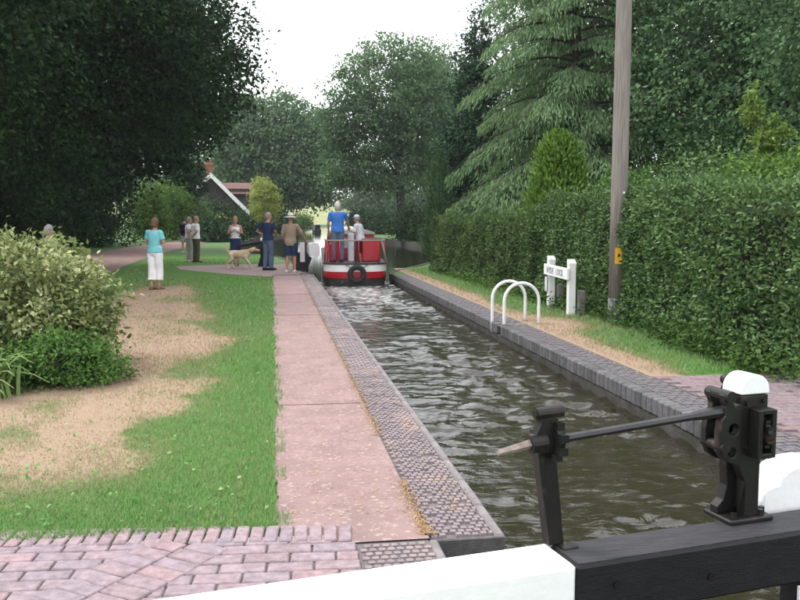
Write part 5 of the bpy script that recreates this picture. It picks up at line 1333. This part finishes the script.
# --- conifers behind the hedge
def cedar():
    rng = np.random.default_rng(210)
    bx, by = D(572, 200, 25).x, 25.0
    r = empty('cedar_tree', (bx, by, 0)); tag(r, 'big layered cedar with drooping grey green branches behind the hedge', 'tree')
    Hh = 12.5; mb = MB(); mb.tube([(0, 0, -0.1), (0, 0, 3), (0.05, 0, 7), (0, 0, Hh)], [0.26, 0.22, 0.14, 0.03], 9)
    PP, AA, NN, LL, lvs = [], [], [], [], []
    for k in range(104):
        z0 = 1.2 + 10.6 * (k / 104) ** 1.0 + rng.uniform(-.2, .2)
        az = k * 2.399 + rng.uniform(-.3, .3); R_ = (4.3 * (1 - max(0, z0 - 1.5) / (Hh + 0.8)) ** 0.8) * rng.uniform(0.72, 1.12) + 0.3
        d = np.array([math.cos(az), math.sin(az), 0]); sd = np.array([-math.sin(az), math.cos(az), 0])
        t = np.linspace(0, 1, 7); bz = z0 + R_ * (0.24 * t - 0.50 * t ** 2.2)
        mb.tube([tuple(d * R_ * tt + np.array([0, 0, zz])) for tt, zz in zip(t, bz)], list(0.045 * (1.05 - t) + 0.004), 5)
        n = int(660 * R_ / 2.6) + 80
        tt = rng.random(n) ** 0.62; wdt = 0.10 + 0.62 * np.sin(np.clip(tt, 0, 1) * math.pi * 0.82) * R_ / 3.2
        lat = rng.normal(0, 0.55, n) * wdt
        c = d[None, :] * (R_ * tt)[:, None] + sd[None, :] * lat[:, None]
        c[:, 2] = np.interp(tt, t, bz) - 0.40 * np.abs(lat) ** 1.2 - 0.22 * rng.random(n) ** 1.5 * (0.3 + tt)
        a = d[None, :] * rng.uniform(0.2, 0.9, n)[:, None] + sd[None, :] * np.sign(lat)[:, None] * rng.uniform(0.0, 0.7, n)[:, None]
        a[:, 2] = -rng.uniform(0.5, 2.2, n)
        PP.append(c); AA.append(a); NN.append(rng.normal(0, 0.5, (n, 3)) + np.array([0, 0, 0.7]) + d * 0.5); LL.append(rng.uniform(0.08, 0.24, n)); lvs.append(np.clip(0.45 + rng.normal(0, .16, n) + rng.normal(0, 0.12), 0, 1))
    P, A, N, Ls, lv = map(np.concatenate, (PP, AA, NN, LL, lvs))
    quads('foliage', leafquads(P, A, N, Ls, 0.042, 0.3), 'leaf_cedar', r, lv)
    mb.build('trunk', 'bark', r, True)
cedar()
def cypress(label, x, y, h, rw, leaf, seed, n, L, W, jag=0.15, zb=0.1, power=0.6, name='cypress_tree'):
    rng = np.random.default_rng(seed)
    r = empty(name, (x, y, 0)); tag(r, label, 'tree')
    t = rng.random(n) ** 0.8; az = rng.uniform(0, 2 * math.pi, n)
    prof = rw * np.minimum(1, (t / 0.16) ** 0.5 * 0.35 + 0.65) * (1 - t) ** power
    lump = 0.78 + 0.5 * fbm(az * 2.2 + 5, t * h * 1.6 + seed, seed, 3) + jag * rng.normal(0, 0.5, n)
    rr = prof * lump * (0.55 + 0.45 * rng.random(n) ** 0.4)
    P = np.stack([np.cos(az) * rr, np.sin(az) * rr, zb + t * (h - zb)], 1)
    A = np.stack([np.cos(az) * 0.55, np.sin(az) * 0.55, np.full(n, 0.9)], 1) + rng.normal(0, 0.35, (n, 3))
    N = np.stack([np.cos(az), np.sin(az), np.full(n, 0.2)], 1) + rng.normal(0, 0.4, (n, 3))
    lv = np.clip(0.15 + 0.65 * (lump - 0.6) + rng.normal(0, 0.15, n), 0, 1)
    quads('foliage', leafquads(P, A, N, L * rng.uniform(.6, 1.3, n), W, 0.2), leaf, r, lv)
    mb = MB(); mb.tube([(0, 0, -0.1), (0, 0, h * 0.9)], [rw * 0.14 + 0.02, 0.015], 8); mb.build('trunk', 'bark', r, True)
c = D(557.5, 217, 18.0); cypress('small golden green conifer poking above the hedge', c.x, 18.0, D(557, 133, 18).z, 0.74, 'leaf_golden', 221, 13000, 0.13, 0.05, 0.7, power=0.46)
c = D(470, 215, 36); zt = D(477, 8, 36).z
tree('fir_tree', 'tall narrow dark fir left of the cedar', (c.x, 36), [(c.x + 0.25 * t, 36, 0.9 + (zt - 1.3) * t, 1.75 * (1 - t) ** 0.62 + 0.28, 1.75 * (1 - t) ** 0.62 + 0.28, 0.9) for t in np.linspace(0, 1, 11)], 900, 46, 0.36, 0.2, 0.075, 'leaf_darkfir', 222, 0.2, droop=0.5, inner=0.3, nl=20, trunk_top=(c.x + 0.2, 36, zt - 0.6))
c = D(440, 215, 33); cypress('slim mid green cypress at the end of the low hedge', c.x, 33, D(447, 152, 33).z, 0.7, 'leaf_right_lit', 223, 6000, 0.16, 0.07)

# --- broad trees behind on the right
tree('broadleaf_tree', 'pale feathery tree rising behind the dark fir and the cedar', (14.2, 47), [(15.0, 47, 11.5, 3.8, 3.6, 4.8), (16.5, 47, 8, 3.6, 3.4, 5)], 420, 44, 0.8, 0.22, 0.13, 'leaf_pale', 231, 0.3, nl=22)
tree('broadleaf_tree', 'dense dark tree filling the top right behind the hedge', (15, 22.5), [(14.6, 22.5, 7.2, 4.6, 4.2, 5.2), (11.6, 21.5, 6.2, 2.4, 2.6, 3.2), (13, 20, 4.2, 3.2, 2.6, 2.6)], 1350, 54, 0.62, 0.15, 0.095, 'leaf_right_lit', 232, 0.4)
tree('broadleaf_tree', 'dark tree right of the cedar, deep behind the hedge', (17.5, 33), [(17, 33, 8, 5, 4.6, 7)], 520, 44, 0.95, 0.26, 0.19, 'leaf_right_lit', 233, 0.4)
tree('broadleaf_tree', 'dark tree closing the view behind the cedar', (13.5, 36), [(13.2, 36, 6, 3.6, 3.2, 5), (10.5, 38, 4, 2.6, 2.4, 3.2)], 380, 44, 0.85, 0.24, 0.17, 'leaf_right_lit', 234, 0.3)
tree('broadleaf_tree', 'dark tree at the right edge above the hedge', (12, 14.5), [(11.6, 14.5, 6.0, 2.8, 2.8, 3.8), (13, 12.5, 4.2, 2.8, 2.6, 2.6)], 800, 54, 0.46, 0.12, 0.078, 'leaf_right_lit', 235, 0.35)
c = D(765, 120, 12.5)
tree('young_tree', 'thin light green sapling standing up above the tall hedge', (c.x, 12.5), [(c.x + dx, 12.5 + dy, c.z + dz, rr, rr, rz) for dx, dy, dz, rr, rz in ((-0.24, 0, 0.40, 0.12, 0.2), (-0.13, 0.1, 0.16, 0.17, 0.22), (0.06, -0.1, -0.08, 0.2, 0.18), (0.27, 0.05, -0.22, 0.17, 0.12), (-0.12, -0.1, -0.32, 0.2, 0.16), (0.12, 0.1, -0.45, 0.2, 0.16))], 80, 26, 0.085, 0.075, 0.045, 'leaf_young', 236, 0.025, nl=14, trunk_top=(c.x - 0.1, 12.5, c.z + 0.3))

# --- hedge: woody core and a skin of leaves
def hedge(name, label, runs, leaf, seed, dens, L, W, cat='hedge'):
    """runs: stations (x_front, y, height, depth) along the face towards the canal"""
    rng = np.random.default_rng(seed)
    st = np.array(runs, float); x0, y0 = st[0, 0], st[0, 1]
    r = empty(name, (x0, y0, 0)); tag(r, label, cat)
    ys = st[:, 1]
    def prof(y): return np.interp(y, ys, st[:, 0]), np.interp(y, ys, st[:, 2]), np.interp(y, ys, st[:, 3])
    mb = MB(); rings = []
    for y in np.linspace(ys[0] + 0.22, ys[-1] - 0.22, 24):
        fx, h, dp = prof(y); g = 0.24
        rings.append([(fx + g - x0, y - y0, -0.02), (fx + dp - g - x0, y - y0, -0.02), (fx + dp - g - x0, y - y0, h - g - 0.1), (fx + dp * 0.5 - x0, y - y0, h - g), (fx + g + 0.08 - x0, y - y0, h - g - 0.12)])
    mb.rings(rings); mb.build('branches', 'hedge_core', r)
    PP, OO = [], []
    Ly = ys[-1] - ys[0]
    def bump(u, v, s): return 0.36 * (fbm(u * 1.1, v * 1.4, s, 4) - 0.5) + 0.10 * (fbm(u * 4, v * 4, s + 3, 2) - 0.5)
    # front face
    n = int(dens * Ly * 2.0)
    y = ys[0] + rng.random(n) * Ly; fx, h, dp = prof(y); v = rng.random(n); z = 0.03 + v * (h - 0.04)
    dd = np.abs(rng.normal(0, 0.11, n)); bulge = 0.16 * np.exp(-((v - 0.05) / 0.12) ** 2) * rng.random(n)
    x = fx + dd - bump(y, z, seed) - bulge + 0.16 * np.clip((v - 0.86) / 0.14, 0, 1) ** 2
    PP.append(np.stack([x, y, z], 1)); OO.append(np.tile([-1.0, 0, 0.25], (n, 1)))
    # top
    n = int(dens * Ly * 1.3); y = ys[0] + rng.random(n) * Ly; fx, h, dp = prof(y); u = rng.random(n); x = fx + 0.05 + u * (dp - 0.1)
    z = h - np.abs(rng.normal(0, 0.09, n)) + bump(x * 1.4, y, seed + 9) + (rng.random(n) > 0.94) * rng.random(n) * 0.22
    PP.append(np.stack([x, y, z], 1)); OO.append(np.tile([-0.2, 0, 1.0], (n, 1)))
    # ends and back
    for ye, sgn in ((ys[0], -1), (ys[-1], 1)):
        fx, h, dp = [float(q) for q in prof(ye)]
        n = int(dens * dp * h * 1.15); x = fx + rng.random(n) * dp; z = 0.03 + rng.random(n) * (h - 0.05); y = ye - sgn * (np.abs(rng.normal(0, 0.11, n))) + sgn * bump(x, z, seed + 5)
        PP.append(np.stack([x, y, z], 1)); OO.append(np.tile([0, float(sgn), 0.25], (n, 1)))
    n = int(dens * Ly * 0.5); y = ys[0] + rng.random(n) * Ly; fx, h, dp = prof(y); z = 0.03 + rng.random(n) * h; x = fx + dp - np.abs(rng.normal(0, 0.1, n))
    PP.append(np.stack([x, y, z], 1)); OO.append(np.tile([1.0, 0, 0.25], (n, 1)))
    P = np.concatenate(PP); O = np.concatenate(OO); n = len(P)
    A = O * 0.7 + rng.normal(0, 0.65, (n, 3)); A[:, 2] += 0.15
    N = O * 0.8 + rng.normal(0, 0.5, (n, 3)); N[:, 2] += 0.45
    lv = np.clip(0.36 + rng.normal(0, 0.15, n) + 0.5 * (fbm(P[:, 1] * 2.2, P[:, 2] * 2.6 + P[:, 0], seed + 2, 3) - 0.5) + (rng.random(n) > 0.95) * 0.35, 0, 1)
    P = P - np.array([x0, y0, 0])
    quads('foliage', leafquads(P, A, N, L * rng.uniform(.6, 1.35, n), W, 0.2), leaf, r, lv)
    return r
hedge('hedge', 'tall thick dark green privet hedge behind the telegraph pole', [(5.32, 7.95, 2.02, 3.2), (5.12, 9.2, 2.06, 2.6), (5.22, 12, 2.12, 1.9), (5.28, 14.2, 2.12, 1.6), (5.22, 15.8, 2.02, 1.4), (5.12, 16.6, 1.80, 1.3)], 'leaf_privet', 240, 1650, 0.062, 0.036)
hedge('hedge', 'lower trimmed brownish hedge running on beyond the name board', [(5.14, 16.3, 1.64, 1.2), (5.02, 19, 1.62, 1.2), (4.95, 22, 1.63, 1.2), (4.80, 25.3, 1.66, 1.2)], 'leaf_hawthorn', 241, 1250, 0.066, 0.04)
# bright growth along the top of the tall hedge and between hedge and trees
for k, (x, y, z, rx, rz, lf, lb) in enumerate(((6.9, 10.5, 2.05, 0.7, 0.45, 'leaf_bright', 'bright leafy shoots on top of the hedge near the right edge'), (7.4, 13.2, 2.1, 0.9, 0.7, 'leaf_privet', 'bushy growth behind the hedge right of the pole'), (7.8, 17.0, 1.9, 1.2, 0.9, 'leaf_low', 'green bushes behind the hedge below the cedar'), (9.2, 12.6, 2.2, 1.1, 1.0, 'leaf_privet', 'leafy shrub behind the hedge at the right edge'), (8.4, 14.4, 2.6, 1.2, 1.1, 'leaf_oak', 'dark bush behind the hedge right of the sapling'))):
    shrub('shrub', lb, (x, y), [(x, y, z, rx, 1.3, rz)], 230, 32, 0.26, 0.09, 0.05, lf, 250 + k, group='growth behind the hedge')
# weeds at the hedge foot
rng = np.random.default_rng(261)
def weeds(label, cx, cy, rx, ry, n, h, seed, leaf='leaf_ivy', L=0.07, W=0.045):
    rng = np.random.default_rng(seed)
    x = cx + rng.normal(0, 0.5, n) * rx; y = cy + rng.normal(0, 0.5, n) * ry; z = np.abs(rng.normal(0, 0.5, n)) * h + 0.02
    A = rng.normal(0, 1, (n, 3)); A[:, 2] = np.abs(A[:, 2]) * 0.4; N = rng.normal(0, 0.4, (n, 3)); N[:, 2] += 1
    P = np.stack([x - cx, y - cy, z], 1)
    o = quads('weeds', leafquads(P, A, N, L * rng.uniform(.6, 1.3, n), W), leaf, None, np.clip(rng.normal(0.5, 0.22, n), 0, 1)); o.location = (cx, cy, 0)
    tag(o, label, 'weeds', kind='stuff')
weeds('low ivy and weeds at the foot of the tall hedge near the apron', 5.1, 9.0, 0.28, 1.6, 2600, 0.26, 262)
weeds('weeds around the foot of the telegraph pole', 5.36, 12.1, 0.3, 0.9, 1500, 0.34, 263)
weeds('weeds under the name board and hedge beyond', 5.08, 15.2, 0.22, 2.0, 1800, 0.24, 264)
weeds('nettles on the verge under the low hedge', 4.95, 20.5, 0.22, 4.5, 2400, 0.22, 265, 'leaf_bright')

# --- shrubs on the left lawn
b0 = G(45, 375)
shrub('variegated_shrub', 'large rounded cream and green variegated shrub on the left', (-2.75, 9.6), [(-2.75, 9.6, 0.72, 1.0, 0.95, 0.74), (-3.5, 9.9, 0.66, 0.9, 0.9, 0.72), (-2.35, 9.4, 0.5, 0.62, 0.6, 0.5)], 680, 50, 0.17, 0.072, 0.042, 'leaf_variegated', 271, inner=0.55)
shrub('low_shrub', 'low bright green shrub at the foot of the variegated one', (-2.0, 8.5), [(-2.05, 8.55, 0.26, 0.52, 0.5, 0.28), (-2.6, 8.4, 0.24, 0.5, 0.4, 0.26), (-1.72, 8.7, 0.18, 0.32, 0.32, 0.2)], 240, 38, 0.11, 0.052, 0.03, 'leaf_low', 272, inner=0.3)
shrub('low_shrub', 'yellow green low shrub at the left frame edge', (-3.0, 7.9), [(-3.05, 7.95, 0.2, 0.5, 0.4, 0.26)], 110, 34, 0.1, 0.05, 0.03, 'leaf_bright', 273, inner=0.3)
def strap_plant():
    rng = np.random.default_rng(275); x, y = -2.52, 7.92
    r = empty('strap_plant', (x, y, 0)); tag(r, 'clump of long arching strap leaves in front of the variegated shrub', 'plant')
    for k in range(46):
        az = rng.uniform(0, 6.28); h = rng.uniform(0.45, 0.85); sp = rng.uniform(0.15, 0.6); w = rng.uniform(0.012, 0.022)
        d = Vector((math.cos(az), math.sin(az), 0)); sd = Vector((-d.y, d.x, 0)); b0_ = Vector((rng.normal(0, .06), rng.normal(0, .06), 0))
        mb = MB(); pts = []
        for t in np.linspace(0, 1, 6):
            c = b0_ + d * sp * t ** 1.5 + Vector((0, 0, h * (1.5 * t - 0.75 * t * t * (1 + sp))))
            q = w * (1 - t ** 2.5) + 0.002; pts.append((c - sd * q, c + sd * q + Vector((0, 0, 0.003))))
        for i in range(5): mb.add([pts[i][0], pts[i][1], pts[i + 1][1], pts[i + 1][0]], [(0, 1, 2, 3)])
        me = bpy.data.meshes.new('leaf'); me.from_pydata(mb.v, [], mb.f)
        a = me.attributes.new('lv', 'FLOAT', 'POINT'); a.data.foreach_set('value', np.full(len(mb.v), rng.random(), dtype=np.float32)); me.update()
        link('leaf', me, 'leaf_strap', r, True)
strap_plant()

# ---------------------------------------------------------------- thin haze added to pale the far trees as lens glare does
def haze():
    m = bpy.data.materials.new('haze_veil'); m.use_nodes = True; nt = m.node_tree
    nt.nodes.remove(nt.nodes['Principled BSDF'])
    v = nt.nodes.new('ShaderNodeVolumePrincipled'); v.inputs['Color'].default_value = (0.86, 0.92, 1.0, 1); v.inputs['Density'].default_value = 0.00035; v.inputs['Anisotropy'].default_value = 0.3
    nt.links.new(v.outputs[0], nt.nodes['Material Output'].inputs['Volume']); MATS['haze_veil'] = m
    b = MB(); b.box((0, 731, 9.0), (1830, 1562, 26.0)); o = b.build('haze', 'haze_veil'); tag(o, 'thin haze added to pale the far trees', 'haze', kind='stuff')
haze()
